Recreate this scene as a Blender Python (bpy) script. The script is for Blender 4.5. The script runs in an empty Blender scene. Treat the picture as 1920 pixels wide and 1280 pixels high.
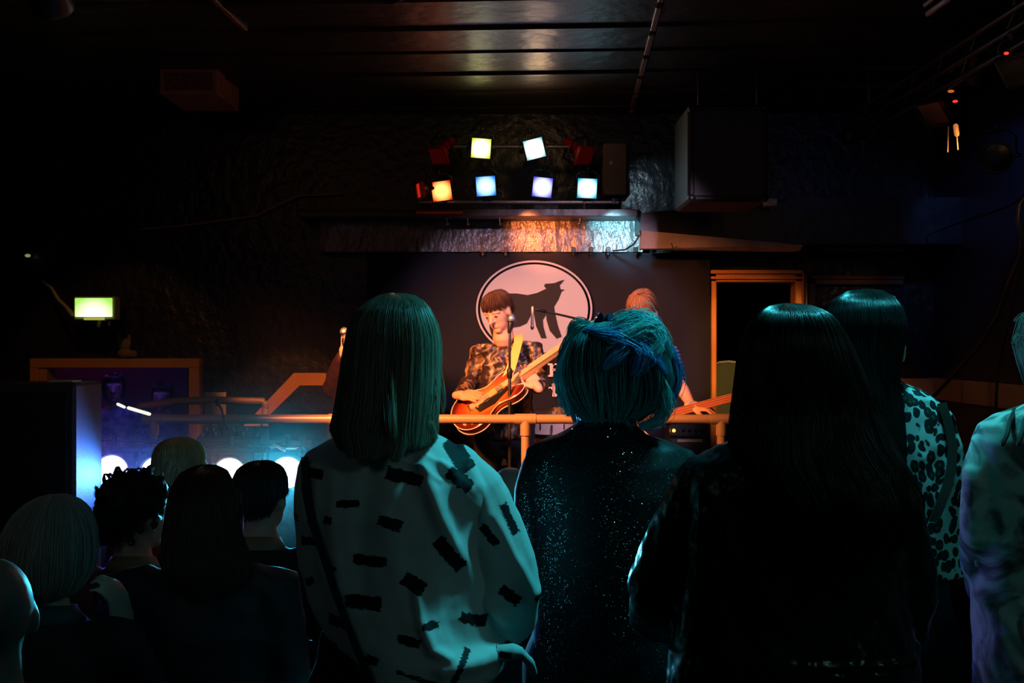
import bpy, math, random
import numpy as np
from mathutils import Vector, Matrix

# ------------------------------------------------------------------ frame helpers
F = 2000.0      # focal length in pixels of the 1920 px wide frame
CZ = 1.55       # eye height
PI = math.pi
random.seed(7)
col = bpy.context.scene.collection

def P(px, py, d):
    """a point in the room seen at (px, py) at distance d along the view"""
    return np.array(((px-960)/F*d, d, CZ+(640-py)/F*d))
def X(px, d): return (px-960)/F*d
def Z(py, d): return CZ+(640-py)/F*d

def empty(name, loc=(0, 0, 0), label=None, cat=None, group=None, rz=0):
    o = bpy.data.objects.new(name, None); col.objects.link(o)
    o.location = loc; o.rotation_euler = (0, 0, rz); o.empty_display_size = .1
    tag(o, label, cat, group)
    return o
def tag(o, label=None, cat=None, group=None, kind=None):
    if label: o['label'] = label
    if cat: o['category'] = cat
    if group: o['group'] = group
    if kind: o['kind'] = kind
    return o
def absloc(o):
    v = Vector((0, 0, 0))
    while o is not None:
        v += o.location; o = o.parent
    return np.array(v)
def copy_tree(o, parent=None):
    c = o.copy(); col.objects.link(c)
    if parent: c.parent = parent
    for ch in list(o.children): copy_tree(ch, c)
    return c

# ------------------------------------------------------------------ geometry collector
class G:
    def __init__(s): s.v = []; s.f = []
    def add(s, verts, faces, M=None):
        b = len(s.v)
        if M is not None: verts = [tuple(M @ Vector(v)) for v in verts]
        s.v += [tuple(map(float, v)) for v in verts]
        s.f += [tuple(i+b for i in f) for f in faces]
        return s
    def rings(s, rr, closed=True, cap=True, M=None):
        n = len(rr[0]); vs = []; fs = []
        for r in rr: vs += [tuple(p) for p in r]
        for i in range(len(rr)-1):
            for j in range(n if closed else n-1):
                a = i*n+j; b = i*n+(j+1) % n
                fs.append((a, b, b+n, a+n))
        if cap:
            fs.append(tuple(range(n-1, -1, -1)))
            fs.append(tuple(range((len(rr)-1)*n, len(rr)*n)))
        return s.add(vs, fs, M)
    def loft(s, rr, n=28, e=2.3, M=None):
        """rr: (cx, cy, z, rx, ry) horizontal super-ellipse sections"""
        out = []
        for (cx, cy, z, rx, ry) in rr:
            ring = []
            for k in range(n):
                a = 2*PI*k/n; c, q = math.cos(a), math.sin(a)
                ring.append((cx+rx*math.copysign(abs(c)**(2/e), c), cy+ry*math.copysign(abs(q)**(2/e), q), z))
            out.append(ring)
        return s.rings(out, M=M)
    def tube(s, pts, rad, n=12, round_ends=True, sx=1.0, M=None, flat=None):
        pts = [np.array(p, float) for p in pts]
        if not hasattr(rad, '__len__'): rad = [rad]*len(pts)
        P2 = list(pts); R2 = list(rad)
        if round_ends:
            a = pts[0]-pts[1]; a = a/(np.linalg.norm(a)+1e-9)
            b = pts[-1]-pts[-2]; b = b/(np.linalg.norm(b)+1e-9)
            P2 = [pts[0]+a*rad[0]*.95, pts[0]+a*rad[0]*.6] + pts + [pts[-1]+b*rad[-1]*.6, pts[-1]+b*rad[-1]*.95]
            R2 = [rad[0]*.25, rad[0]*.78] + list(rad) + [rad[-1]*.78, rad[-1]*.25]
        m = len(P2); out = []; up = None
        for i in range(m):
            t = P2[min(i+1, m-1)]-P2[max(i-1, 0)]; t = t/(np.linalg.norm(t)+1e-9)
            if up is None:
                up = np.array((0, 0, 1.)) if abs(t[2]) < .9 else np.array((0, 1., 0))
                if flat is not None: up = np.array(flat, float)
            u = up - t*np.dot(up, t); u = u/(np.linalg.norm(u)+1e-9); w = np.cross(t, u); up = u
            out.append([tuple(P2[i]+R2[i]*(math.cos(2*PI*k/n)*u*sx+math.sin(2*PI*k/n)*w)) for k in range(n)])
        return s.rings(out, M=M)
    def ball(s, c, r, n=16, m=10, M=None):
        if not hasattr(r, '__len__'): r = (r, r, r)
        rr = []
        for i in range(m+1):
            a = -PI/2+PI*(i+.02)/(m+.04)
            rr.append([(c[0]+r[0]*math.cos(a)*math.cos(2*PI*k/n), c[1]+r[1]*math.cos(a)*math.sin(2*PI*k/n), c[2]+r[2]*math.sin(a)) for k in range(n)])
        return s.rings(rr, M=M)
    def box(s, lo, hi, bev=0, M=None):
        (x0, y0, z0), (x1, y1, z1) = lo, hi
        if bev <= 0:
            v = [(x0, y0, z0), (x1, y0, z0), (x1, y1, z0), (x0, y1, z0), (x0, y0, z1), (x1, y0, z1), (x1, y1, z1), (x0, y1, z1)]
            return s.add(v, [(3, 2, 1, 0), (4, 5, 6, 7), (0, 1, 5, 4), (1, 2, 6, 5), (2, 3, 7, 6), (3, 0, 4, 7)], M)
        b = bev
        def rect(z, i):
            return [(x0+i+b, y0+i, z), (x1-i-b, y0+i, z), (x1-i, y0+i+b, z), (x1-i, y1-i-b, z), (x1-i-b, y1-i, z), (x0+i+b, y1-i, z), (x0+i, y1-i-b, z), (x0+i, y0+i+b, z)]
        return s.rings([rect(z0, b), rect(z0+b, 0), rect(z1-b, 0), rect(z1, b)], M=M)
    def cyl(s, a, b, r, n=20, r2=None):
        return s.tube([a, b], [r, r if r2 is None else r2], n=n, round_ends=False)
    def lathe(s, prof, c=(0, 0, 0), n=24, M=None, axis='z'):
        rr = []
        for (r, z) in prof:
            r = max(r, 1e-4)
            if axis == 'z': rr.append([(c[0]+r*math.cos(2*PI*k/n), c[1]+r*math.sin(2*PI*k/n), c[2]+z) for k in range(n)])
            else: rr.append([(c[0]+r*math.cos(2*PI*k/n), c[1]+z, c[2]-r*math.sin(2*PI*k/n)) for k in range(n)])
        return s.rings(rr, M=M)
    def prism(s, poly, y0, y1, M=None):
        """poly of (x, z) pairs, given thickness from y0 to y1"""
        n = len(poly)
        v = [(x, y0, z) for x, z in poly]+[(x, y1, z) for x, z in poly]
        f = [tuple(range(n)), tuple(range(2*n-1, n-1, -1))]+[(j, j+n, (j+1) % n+n, (j+1) % n) for j in range(n)]
        return s.add(v, f, M)
    def mesh(s, name='m'):
        me = bpy.data.meshes.new(name); me.from_pydata(s.v, [], s.f); me.validate(); me.update(); return me
    def build(s, name, m, parent=None, smooth=True, angle=40, offset=None):
        me = s.mesh(name)
        return finish(me, name, m, parent, smooth, angle, offset)

def finish(me, name, m, parent=None, smooth=True, angle=40, offset=None):
    L = absloc(parent) if parent is not None else np.zeros(3)
    if offset is not None: L = L + np.array(offset)
    if parent is not None and parent.get('_local'): L = np.zeros(3)
    if np.abs(L).max() > 0: me.transform(Matrix.Translation(Vector([-float(x) for x in L])))
    if parent is None and offset is None:
        # a top-level mesh gets its origin at its own base
        n = len(me.vertices); co = np.empty(n*3, np.float32); me.vertices.foreach_get('co', co); co = co.reshape(-1, 3)
        c = (co.min(0)+co.max(0))/2; c[2] = co[:, 2].min()
        me.transform(Matrix.Translation(Vector([-float(x) for x in c])))
    else: c = None
    if m is not None: me.materials.append(m)
    o = bpy.data.objects.new(name, me); col.objects.link(o)
    if c is not None: o.location = [float(x) for x in c]
    if offset is not None: o.location = offset
    if parent is not None: o.parent = parent
    if smooth:
        me.polygons.foreach_set('use_smooth', [True]*len(me.polygons))
        if angle and angle < 170:
            try: me.set_sharp_from_angle(angle=math.radians(angle))
            except Exception: pass
    return o

def fused(g, voxel=.008, it=5):
    """one continuous surface out of the closed shapes in g"""
    me = g.mesh(); ob = bpy.data.objects.new('tmp', me); col.objects.link(ob)
    m = ob.modifiers.new('r', 'REMESH'); m.mode = 'VOXEL'; m.voxel_size = voxel
    if it:
        q = ob.modifiers.new('s', 'SMOOTH'); q.iterations = it; q.factor = .5
    dg = bpy.context.evaluated_depsgraph_get(); dg.update()
    nm = bpy.data.meshes.new_from_object(ob.evaluated_get(dg), depsgraph=dg)
    bpy.data.objects.remove(ob); bpy.data.meshes.remove(me)
    nm.materials.clear()
    return nm
def coords(me):
    a = np.empty(len(me.vertices)*3, np.float32); me.vertices.foreach_get('co', a); return a.reshape(-1, 3)
def normals(me):
    a = np.empty(len(me.vertices)*3, np.float32); me.vertex_normals.foreach_get('vector', a); return a.reshape(-1, 3)
def set_coords(me, a):
    me.vertices.foreach_set('co', a.astype(np.float32).ravel()); me.update()

def seg_dist(px, pz, a, b):
    ax, az = a; bx, bz = b
    dx, dz = bx-ax, bz-az; L = dx*dx+dz*dz+1e-12
    t = np.clip(((px-ax)*dx+(pz-az)*dz)/L, 0, 1)
    return np.hypot(px-ax-t*dx, pz-az-t*dz), t
def folds(me, lines, d, side=-1, soft=None):
    """raise cloth folds: lines of (points in frame px, width px, height m)"""
    co = coords(me); no = normals(me)
    u = 960+co[:, 0]*F/d; v = 640-(co[:, 2]-CZ)*F/d
    h = np.zeros(len(co))
    for pts, w, hh in lines:
        dm = np.full(len(co), 1e9)
        for a, b in zip(pts[:-1], pts[1:]):
            q, _ = seg_dist(u, v, a, b); dm = np.minimum(dm, q)
        h += hh*np.exp(-(dm/w)**2)
    if side: h *= np.clip(-no[:, 1]*side*-1*2+.6, 0, 1) if side > 0 else np.clip(-no[:, 1]*2+.6, 0, 1)
    set_coords(me, co+no*h[:, None])
def crinkle(me, amp, scale, stretch=(1, 1, 1), seed=0, oct=3):
    """smooth random relief along the normals"""
    co = coords(me); no = normals(me); rng = np.random.RandomState(seed)
    h = np.zeros(len(co)); st = np.array(stretch)
    for o in range(oct):
        for k in range(6):
            w = rng.randn(3); w = w/np.linalg.norm(w)*2*PI/scale*(1.7**o)/st
            h += math.pow(.6, o)*np.sin(co@w+rng.rand()*6.28+1.5*np.sin(co@(w[[1, 2, 0]]*.6)+rng.rand()*6))/6
    set_coords(me, co+no*(amp*h)[:, None])

def quads_mesh(V, Fq, attrs=None):
    me = bpy.data.meshes.new('m'); n = len(V); q = len(Fq)
    me.vertices.add(n); me.vertices.foreach_set('co', V.astype(np.float32).ravel())
    me.loops.add(q*4); me.loops.foreach_set('vertex_index', Fq.astype(np.int32).ravel())
    me.polygons.add(q); me.polygons.foreach_set('loop_start', np.arange(0, q*4, 4, dtype=np.int32))
    try: me.polygons.foreach_set('loop_total', np.full(q, 4, np.int32))
    except Exception: pass
    for k, a in (attrs or {}).items():
        at = me.attributes.new(k, 'FLOAT', 'POINT'); at.data.foreach_set('value', a.astype(np.float32))
    me.update(calc_edges=True); return me

def strands_mesh(Pn, R, var):
    """Pn: N x M x 3 strand points, R: N x M radii -> V, faces, attribute"""
    N, M, _ = Pn.shape
    T = np.gradient(Pn, axis=1); T /= np.linalg.norm(T, axis=2, keepdims=True)+1e-9
    ref = np.zeros_like(T); ref[..., 1] = 1; ref[..., 0] = .3
    U = np.cross(T, ref); U /= np.linalg.norm(U, axis=2, keepdims=True)+1e-9
    W = np.cross(T, U)
    V = np.empty((N, M, 3, 3))
    for k in range(3):
        a = 2*PI*k/3
        V[:, :, k] = Pn+R[..., None]*(math.cos(a)*U+math.sin(a)*W)
    i = np.arange(N)[:, None, None]*(M*3); j = np.arange(M-1)[None, :, None]*3; k = np.arange(3)[None, None, :]
    a = i+j+k; b = i+j+(k+1) % 3
    Fq = np.stack([a, b, b+3, a+3], -1).reshape(-1, 4)
    return V.reshape(-1, 3), Fq, np.repeat(var, M*3)

def hair(root, rings, m, n=5000, seed=1, tmin=.85, gap=0, gap_t=.3, wave=0, wfreq=3, r=.0007, clump=.03, shell=.93, name='hair', seg=16, e=2.0,
         extra=None, spread=.03, tcut=None, front=PI/2, hollow=None, swirl=0, R3=None, piv=None, vmax=1.0):
    """rings (cx,cy,z,rx,ry) from the crown down; strands run down the surface they span.
    gap: half angle left open about `front` (where the face is) below gap_t"""
    rng = np.random.RandomState(seed)
    A = np.array(rings, float); K = len(A)
    L = np.r_[0, np.cumsum(np.linalg.norm(np.diff(np.c_[A[:, 0]+A[:, 3], A[:, 2]], axis=0), axis=1))]; L /= L[-1]
    def at(t):
        out = [np.interp(t, L, A[:, c]) for c in range(5)]
        return out
    th = rng.rand(n)*2*PI
    tend = tmin+(1-tmin)*rng.rand(n)**.7
    if tcut is not None: tend = tend*tcut(th)
    if gap:
        dth = np.abs((th-front+PI) % (2*PI)-PI)
        tend = np.where(dth < gap, np.minimum(tend, gap_t*(.75+.25*rng.rand(n))), tend)
    s = 1-.07*rng.rand(n)+spread*rng.randn(n)*.5
    M = seg; u = np.linspace(0.01, 1, M)[None, :]
    t = tend[:, None]*u
    cx, cy, z, rx, ry = at(t)
    nc = 46
    ph = rng.rand(nc)*6.28; cl = (th/(2*PI)*nc).astype(int) % nc
    thc = (cl+.5)*2*PI/nc
    a = th[:, None]+(thc-th)[:, None]*np.clip(clump*12*t, 0, .75)+swirl*t
    a = a+wave*t*np.sin(wfreq*2*PI*t+ph[cl][:, None]+rng.randn(n)[:, None]*.35)
    a = a+.03*rng.randn(n)[:, None]*np.sin(t*5+rng.rand(n)[:, None]*6)
    sc = s[:, None]*(1+wave*.35*t*np.sin(wfreq*2*PI*t*1.1+ph[cl][:, None]*2))*(1+.018*np.sin(ph[cl])[:, None])
    c, q = np.cos(a), np.sin(a)
    sx = np.sign(c)*np.abs(c)**(2/e); sy = np.sign(q)*np.abs(q)**(2/e)
    Pn = np.stack([cx+rx*sx*sc, cy+ry*sy*sc, z+.002*rng.randn(n)[:, None]*t], -1)
    R = r*(1-.75*u**3)*np.ones((n, 1))*(.7+.6*rng.rand(n))[:, None]
    V, Fq, va = strands_mesh(Pn, R, rng.rand(n))
    parts = [(V, Fq, va*vmax)]
    for ex in (extra or []):
        pts, rad, cnt = ex[:3]; v0 = ex[3] if len(ex) > 3 else None
        pts = np.array(pts, float); mm = 14
        uu = np.linspace(0, 1, mm); kk = np.linspace(0, 1, len(pts))
        # smooth path through the guide points
        cs = np.stack([_smooth_interp(uu, kk, pts[:, c]) for c in range(3)], -1)
        off = rng.randn(cnt, 1, 3)*rad*(.35+.65*np.sin(np.pi*np.clip(uu, .04, .96)))[None, :, None]
        off = off*(.9+.25*np.sin(uu*5+rng.rand(cnt, 1)*6))[..., None]
        Q = cs[None]+off+rng.randn(cnt, 1, 3)*rad*.12*uu[None, :, None]
        V2, F2, a2 = strands_mesh(Q, np.ones((cnt, mm))*r*(1-.6*uu[None]**2), rng.rand(cnt) if v0 is None else np.clip(v0+.1*rng.randn(cnt), 0, 1))
        parts.append((V2, F2, a2))
    if shell:
        nn = 40; sv = []
        Lr = np.linspace(0.004, 1, 30); tt_full = Lr
        for tv in Lr:
            ang = np.arange(nn)*2*PI/nn
            tt = np.full(nn, tv)*max(.6, tmin)
            if gap:
                dth = np.abs((ang-front+PI) % (2*PI)-PI); tt = np.where(dth < gap, np.minimum(tt, gap_t*.8*tv+.0), tt)
            if tcut is not None: tt = tt*tcut(ang)
            x, y, zz, a1, a2 = at(tt)
            c, q = np.cos(ang+swirl*tt), np.sin(ang+swirl*tt)
            sv.append(np.stack([x+a1*shell*np.sign(c)*np.abs(c)**(2/e), y+a2*shell*np.sign(q)*np.abs(q)**(2/e), zz-.004], -1))
        sv = np.array(sv).reshape(-1, 3)
        i = np.arange(29)[:, None]*nn; j = np.arange(nn)[None]
        f = np.stack([i+j, i+(j+1) % nn, i+(j+1) % nn+nn, i+j+nn], -1).reshape(-1, 4)
        parts.append((sv, f, np.zeros(len(sv))))
    b = 0; VV = []; FF = []; AA = []
    for V, Fq, va in parts:
        VV.append(V); FF.append(Fq+b); AA.append(va); b += len(V)
    VV = np.concatenate(VV)
    if R3 is not None: VV = (VV-piv)@R3.T+piv
    me = quads_mesh(VV, np.concatenate(FF), {'var': np.concatenate(AA)})
    return finish(me, name, m, root, True, 0)
def _smooth_interp(u, k, y):
    # Catmull-Rom through (k, y)
    n = len(k); out = np.empty(len(u))
    for i, x in enumerate(u):
        j = min(max(int(np.searchsorted(k, x, 'right')-1), 0), n-2)
        t = (x-k[j])/(k[j+1]-k[j]); p1, p2 = y[j], y[j+1]; p0 = y[max(j-1, 0)]; p3 = y[min(j+2, n-1)]
        out[i] = .5*(2*p1+(p2-p0)*t+(2*p0-5*p1+4*p2-p3)*t*t+(3*p1-p0-3*p2+p3)*t**3)
    return out
def rings_px(L, d):
    """(py, x_left, x_right, distance of its middle, half depth)"""
    return [((X(a, d)+X(b, d))/2, dc, Z(py, d), (X(b, d)-X(a, d))/2, hd) for (py, a, b, dc, hd) in L]

# ------------------------------------------------------------------ materials
def mat(name, base=(.5, .5, .5), rough=.6, metal=0, spec=.5, em=None, es=0, bump=None, mix=None, aniso=0, coat=0, alpha=1, trans=0, sheen=0, bstretch=(1, 1, 1)):
    """bump=(scale, strength, distance); mix=(colour2, noise scale, low, high)"""
    m = bpy.data.materials.new(name); m.use_nodes = True; nt = m.node_tree; N = nt.nodes; Lk = nt.links
    p = N['Principled BSDF']
    p.inputs['Base Color'].default_value = (*base, 1); p.inputs['Roughness'].default_value = rough
    p.inputs['Metallic'].default_value = metal; p.inputs['Specular IOR Level'].default_value = spec
    p.inputs['Coat Weight'].default_value = coat; p.inputs['Alpha'].default_value = alpha
    p.inputs['Transmission Weight'].default_value = trans; p.inputs['Sheen Weight'].default_value = sheen
    if em: p.inputs['Emission Color'].default_value = (*em, 1); p.inputs['Emission Strength'].default_value = es
    tc = N.new('ShaderNodeTexCoord')
    if mix:
        nz = N.new('ShaderNodeTexNoise'); nz.inputs['Scale'].default_value = mix[1]; nz.inputs['Detail'].default_value = 4
        Lk.new(tc.outputs['Object'], nz.inputs['Vector'])
        cr = N.new('ShaderNodeValToRGB'); cr.color_ramp.elements[0].position = mix[2]; cr.color_ramp.elements[1].position = mix[3]
        cr.color_ramp.elements[0].color = (*base, 1); cr.color_ramp.elements[1].color = (*mix[0], 1)
        Lk.new(nz.outputs['Fac'], cr.inputs['Fac']); Lk.new(cr.outputs['Color'], p.inputs['Base Color'])
    if bump:
        nb = N.new('ShaderNodeTexNoise'); nb.inputs['Scale'].default_value = bump[0]; nb.inputs['Detail'].default_value = 5
        mp = N.new('ShaderNodeMapping'); mp.inputs['Scale'].default_value = bstretch
        Lk.new(tc.outputs['Object'], mp.inputs['Vector']); Lk.new(mp.outputs['Vector'], nb.inputs['Vector'])
        b = N.new('ShaderNodeBump'); b.inputs['Strength'].default_value = bump[1]; b.inputs['Distance'].default_value = bump[2] if len(bump) > 2 else .01
        Lk.new(nb.outputs['Fac'], b.inputs['Height']); Lk.new(b.outputs['Normal'], p.inputs['Normal'])
    return m
def hair_mat(name, c1, c2, rough=.38, spec=.6, c3=None):
    m = mat(name, c1, rough, spec=spec); nt = m.node_tree; N = nt.nodes; Lk = nt.links; p = N['Principled BSDF']
    at = N.new('ShaderNodeAttribute'); at.attribute_name = 'var'
    cr = N.new('ShaderNodeValToRGB'); cr.color_ramp.elements[0].color = (*c1, 1); cr.color_ramp.elements[1].color = (*c2, 1)
    if c3:
        e = cr.color_ramp.elements.new(.55); e.color = (*c3, 1)
    Lk.new(at.outputs['Fac'], cr.inputs['Fac']); Lk.new(cr.outputs['Color'], p.inputs['Base Color'])
    return m
def emis(name, c, s, edge=None, es=None, size=.07):
    """a lamp face: bright filament centre, gel coloured rim"""
    m = bpy.data.materials.new(name); m.use_nodes = True; nt = m.node_tree; N = nt.nodes; Lk = nt.links
    for n in list(N):
        if n.type != 'OUTPUT_MATERIAL': N.remove(n)
    e = N.new('ShaderNodeEmission'); e.inputs['Color'].default_value = (*c, 1); e.inputs['Strength'].default_value = s
    Lk.new(e.outputs[0], N['Material Output'].inputs['Surface'])
    if edge:
        tc = N.new('ShaderNodeTexCoord'); ln = N.new('ShaderNodeVectorMath'); ln.operation = 'LENGTH'
        Lk.new(tc.outputs['Object'], ln.inputs[0])
        mr = N.new('ShaderNodeMapRange'); mr.inputs['From Min'].default_value = size*.45; mr.inputs['From Max'].default_value = size*1.25
        Lk.new(ln.outputs['Value'], mr.inputs['Value'])
        mx = N.new('ShaderNodeMix'); mx.data_type = 'RGBA'; mx.inputs[6].default_value = (*[x*s for x in c], 1); mx.inputs[7].default_value = (*[x*es for x in edge], 1)
        Lk.new(mr.outputs['Result'], mx.inputs[0]); Lk.new(mx.outputs[2], e.inputs['Color']); e.inputs['Strength'].default_value = 1
    return m
def light(kind, name, loc, energy, color, target=None, size=.1, spot=60, blend=.5, parent=None, sizey=None):
    L = bpy.data.lights.new(name, kind); L.energy = energy; L.color = color
    o = bpy.data.objects.new(name, L); col.objects.link(o); o.location = loc
    if kind == 'SPOT': L.spot_size = math.radians(spot); L.spot_blend = blend; L.shadow_soft_size = size
    elif kind == 'AREA':
        L.size = size
        if sizey: L.shape = 'RECTANGLE'; L.size_y = sizey
    else: L.shadow_soft_size = size
    if target is not None:
        o.rotation_euler = (Vector([float(x) for x in target])-Vector([float(x) for x in loc])).to_track_quat('-Z', 'Y').to_euler()
    return o
# ------------------------------------------------------------------ people
def Mrot(c, yaw=0, pitch=0, roll=0, s=1.0):
    """yaw 0 faces +Y; pitch > 0 looks up"""
    return (Matrix.Translation(Vector([float(x) for x in c])) @ Matrix.Rotation(math.radians(yaw), 4, 'Z') @ Matrix.Rotation(math.radians(pitch), 4, 'X')
            @ Matrix.Rotation(math.radians(roll), 4, 'Y') @ Matrix.Scale(s, 4))
def head_geo(g, M, male=True):
    j = 1.06 if male else .96
    g.ball((0, -.012, .028), (.075, .095, .092), 24, 16, M)
    g.ball((0, .026, -.005), (.066, .062, .085), 20, 14, M)
    g.ball((0, .03, -.052), (.053*j, .054, .056), 20, 12, M)
    g.ball((0, .066, -.09), (.024*j, .02, .018), 12, 8, M)
    g.tube([(0, .086, .018), (0, .1, -.006), (0, .112, -.022)], [.008, .010, .0135], 10, M=M)
    for s in (-1, 1):
        g.ball((s*.010, .097, -.026), (.007, .010, .0065), 10, 6, M)
        g.ball((s*.077, -.004, -.006), (.009, .02, .031), 10, 8, M)
        g.tube([(s*.014, .083, .028), (s*.034, .083, .033), (s*.055, .07, .026)], [.007, .008, .006], 8, M=M)
        g.ball((s*.031, .079, .008), (.014, .01, .0085), 10, 6, M)
    g.tube([(-.021, .078, -.058), (0, .089, -.051), (.021, .078, -.058)], [.003, .0052, .003], 8, M=M)
    g.tube([(-.016, .079, -.063), (0, .088, -.063), (.016, .079, -.063)], [.004, .0055, .004], 8, M=M)
def neck_geo(g, M, base, r=.055):
    a = M @ Vector((0, -.02, -.05))
    g.tube([np.array(a), (np.array(a)*.4+np.array(base)*.6), np.array(base)], [r*.95, r, r*1.15], 16)
def hand_geo(g, wrist, d, n, curl=.6, side=1, s=1.0, spread=1.0, curls=None):
    """d: pointing direction, n: the way the palm faces; side 1 puts the thumb along n x d"""
    w = np.array(wrist, float); d = np.array(d, float); d /= np.linalg.norm(d)
    n = np.array(n, float); n -= d*np.dot(n, d); n /= np.linalg.norm(n)
    u = np.cross(n, d)*side
    B = Matrix(((*u, 0), (*d, 0), (*n, 0), (0, 0, 0, 1))).transposed(); B.translation = Vector([float(x) for x in w])
    B = B @ Matrix.Scale(s, 4)
    g.ball((0, .048, .002), (.041, .052, .0155), 16, 10, B)
    g.ball((.022, .032, .012), (.018, .03, .013), 10, 8, B)
    g.tube([(0, -.02, 0), (0, .02, 0)], [.024, .029], 12, M=B)
    lens = [(.042, .026, .02), (.047, .03, .022), (.043, .028, .021), (.034, .021, .018)]
    for i, (l1, l2, l3) in enumerate(lens):
        x = (.030-.02*i); y0 = (.088, .094, .09, .08)[i]
        cu = (curls[i] if curls else curl); a = cu*1.0; p = np.array((x, y0, 0)); pts = [p.copy()]
        fan = (1.5-i)*.07*spread
        for L_, k in ((l1, 1.0), (l2, 2.15), (l3, 2.95)):
            an = cu*k*.85
            p = p+L_*np.array((math.sin(fan)*math.cos(an), math.cos(fan)*math.cos(an), math.sin(an))); pts.append(p.copy())
        g.tube([pts[0]-np.array((0, .02, 0))]+pts, [.0095, .0092, .0088, .008, .0068], 10, M=B)
    ca = .25+curl*.35
    g.tube([(.026, .014, .008), (.048, .04, .014), (.052, .068, .014+.028*ca), (.044, .09, .016+.06*ca)], [.013, .0115, .0095, .0078], 10, M=B)

class Rig: pass
def rig(x, y, z0, top, yaw=0, seated=False, sw=.185, lean=0):
    r = Rig(); r.x, r.y, r.z0, r.yaw = x, y, z0, yaw
    R = Matrix.Translation((x, y, z0)) @ Matrix.Rotation(math.radians(yaw), 4, 'Z'); r.M = R
    W = lambda a, b, c: np.array(R @ Vector((a, b, c)))
    r.W = W; h = top-z0; r.h = h
    if seated:
        hip = .50; sh = h-.315
        r.head = W(0, .05+lean, h-.125); r.neck = W(0, .01+lean*.8, sh+.055)
        r.hips = [W(-.09, 0, hip), W(.09, 0, hip)]; r.knees = [W(-.13, .42, .52), W(.13, .42, .52)]; r.ank = [W(-.13, .40, .08), W(.14, .42, .08)]
        r.pel = W(0, 0, hip)
    else:
        hip = .515*h; sh = h-.325
        r.head = W(0, .03+lean, h-.125); r.neck = W(0, lean*.8, sh+.06)
        r.hips = [W(-.09, 0, hip), W(.09, 0, hip)]; r.knees = [W(-.11, .02, .28*h), W(.11, .03, .28*h)]; r.ank = [W(-.12, -.02, .07), W(.13, 0, .07)]
        r.pel = W(0, 0, hip)
    r.hipz = hip; r.shz = sh
    r.sh = [W(-sw, lean*.7, sh), W(sw, lean*.7, sh)]
    r.el = [W(-sw-.05, lean*.4, sh-.28), W(sw+.05, lean*.4, sh-.28)]
    if seated: r.wr = [W(-.15, .26, hip+.13), W(.15, .26, hip+.13)]
    else: r.wr = [W(-sw-.06, .06, sh-.53), W(sw+.06, .06, sh-.53)]
    r.hd = [W(0, .05, 0)-W(0, 0, 0.02)]*2
    r.hy, r.hp, r.hr = yaw, 0, 0; r.male = True; r.hs = 1.0; r.lean = lean; r.sw = sw
    r.hand_dir = [None, None]; r.hand_n = [None, None]; r.curl = [.5, .5]
    return r
def body_mesh(root, r, skin, voxel=.009, it=3, legs=True):
    g = G(); M = Mrot(r.head, r.hy, r.hp, r.hr, r.hs); r.HM = M
    head_geo(g, M, r.male); neck_geo(g, M, r.neck, .056 if r.male else .047)
    W = r.W; L = r.lean; sc = r.sw/.185
    Rz = r.M; ar = getattr(r, 'arm', 1.0)
    zs = r.shz; zh = r.hipz
    g.loft([(0, 0, zh-.09, .10, .08), (0, 0, zh, .145, .095), (0, L*.3, zh+(zs-zh)*.35, .125*sc, .085), (0, L*.6, zs-.12, .145*sc, .1), (0, L*.8, zs-.02, .14*sc, .085), (0, L*.8, zs+.05, .06, .06)], 24, M=Rz)
    for i in (0, 1):
        g.tube([r.sh[i]*.8+r.neck*.2-np.array((0, 0, .01)), r.sh[i], (r.sh[i]+r.el[i])/2, r.el[i]], [.05*ar, .05*ar, .045*ar, .037*ar], 14)
        g.tube([r.el[i], r.el[i]*.6+r.wr[i]*.4, r.wr[i]], [.037*ar, .038*ar, .025], 14)
        d = r.hand_dir[i] if r.hand_dir[i] is not None else (r.wr[i]-r.el[i])
        n = r.hand_n[i] if r.hand_n[i] is not None else (W(0, 0, -1)-W(0, 0, 0) if abs(d[2]) < .2 else W(1 if i == 0 else -1, 0, 0)-W(0, 0, 0))
        hand_geo(g, r.wr[i], d, n, r.curl[i], side=(-1 if i == 0 else 1)*getattr(r, 'flip', [1, 1])[i])
        g.tube([r.hips[i], (r.hips[i]+r.knees[i])/2, r.knees[i]], [.088, .075, .055], 16)
        g.tube([r.knees[i], r.knees[i]*.65+r.ank[i]*.35, r.ank[i]], [.054, .055, .036], 14)
        f = W(0, .17, 0)-W(0, 0, 0)
        a = r.ank[i]-np.array((0, 0, .035))
        g.tube([a-f*.2, a+f*.4, a+f*.85], [.033, .034, .024], 12)
    me = fused(g, voxel, it)
    return finish(me, 'body', skin, root, True, 0)
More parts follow.
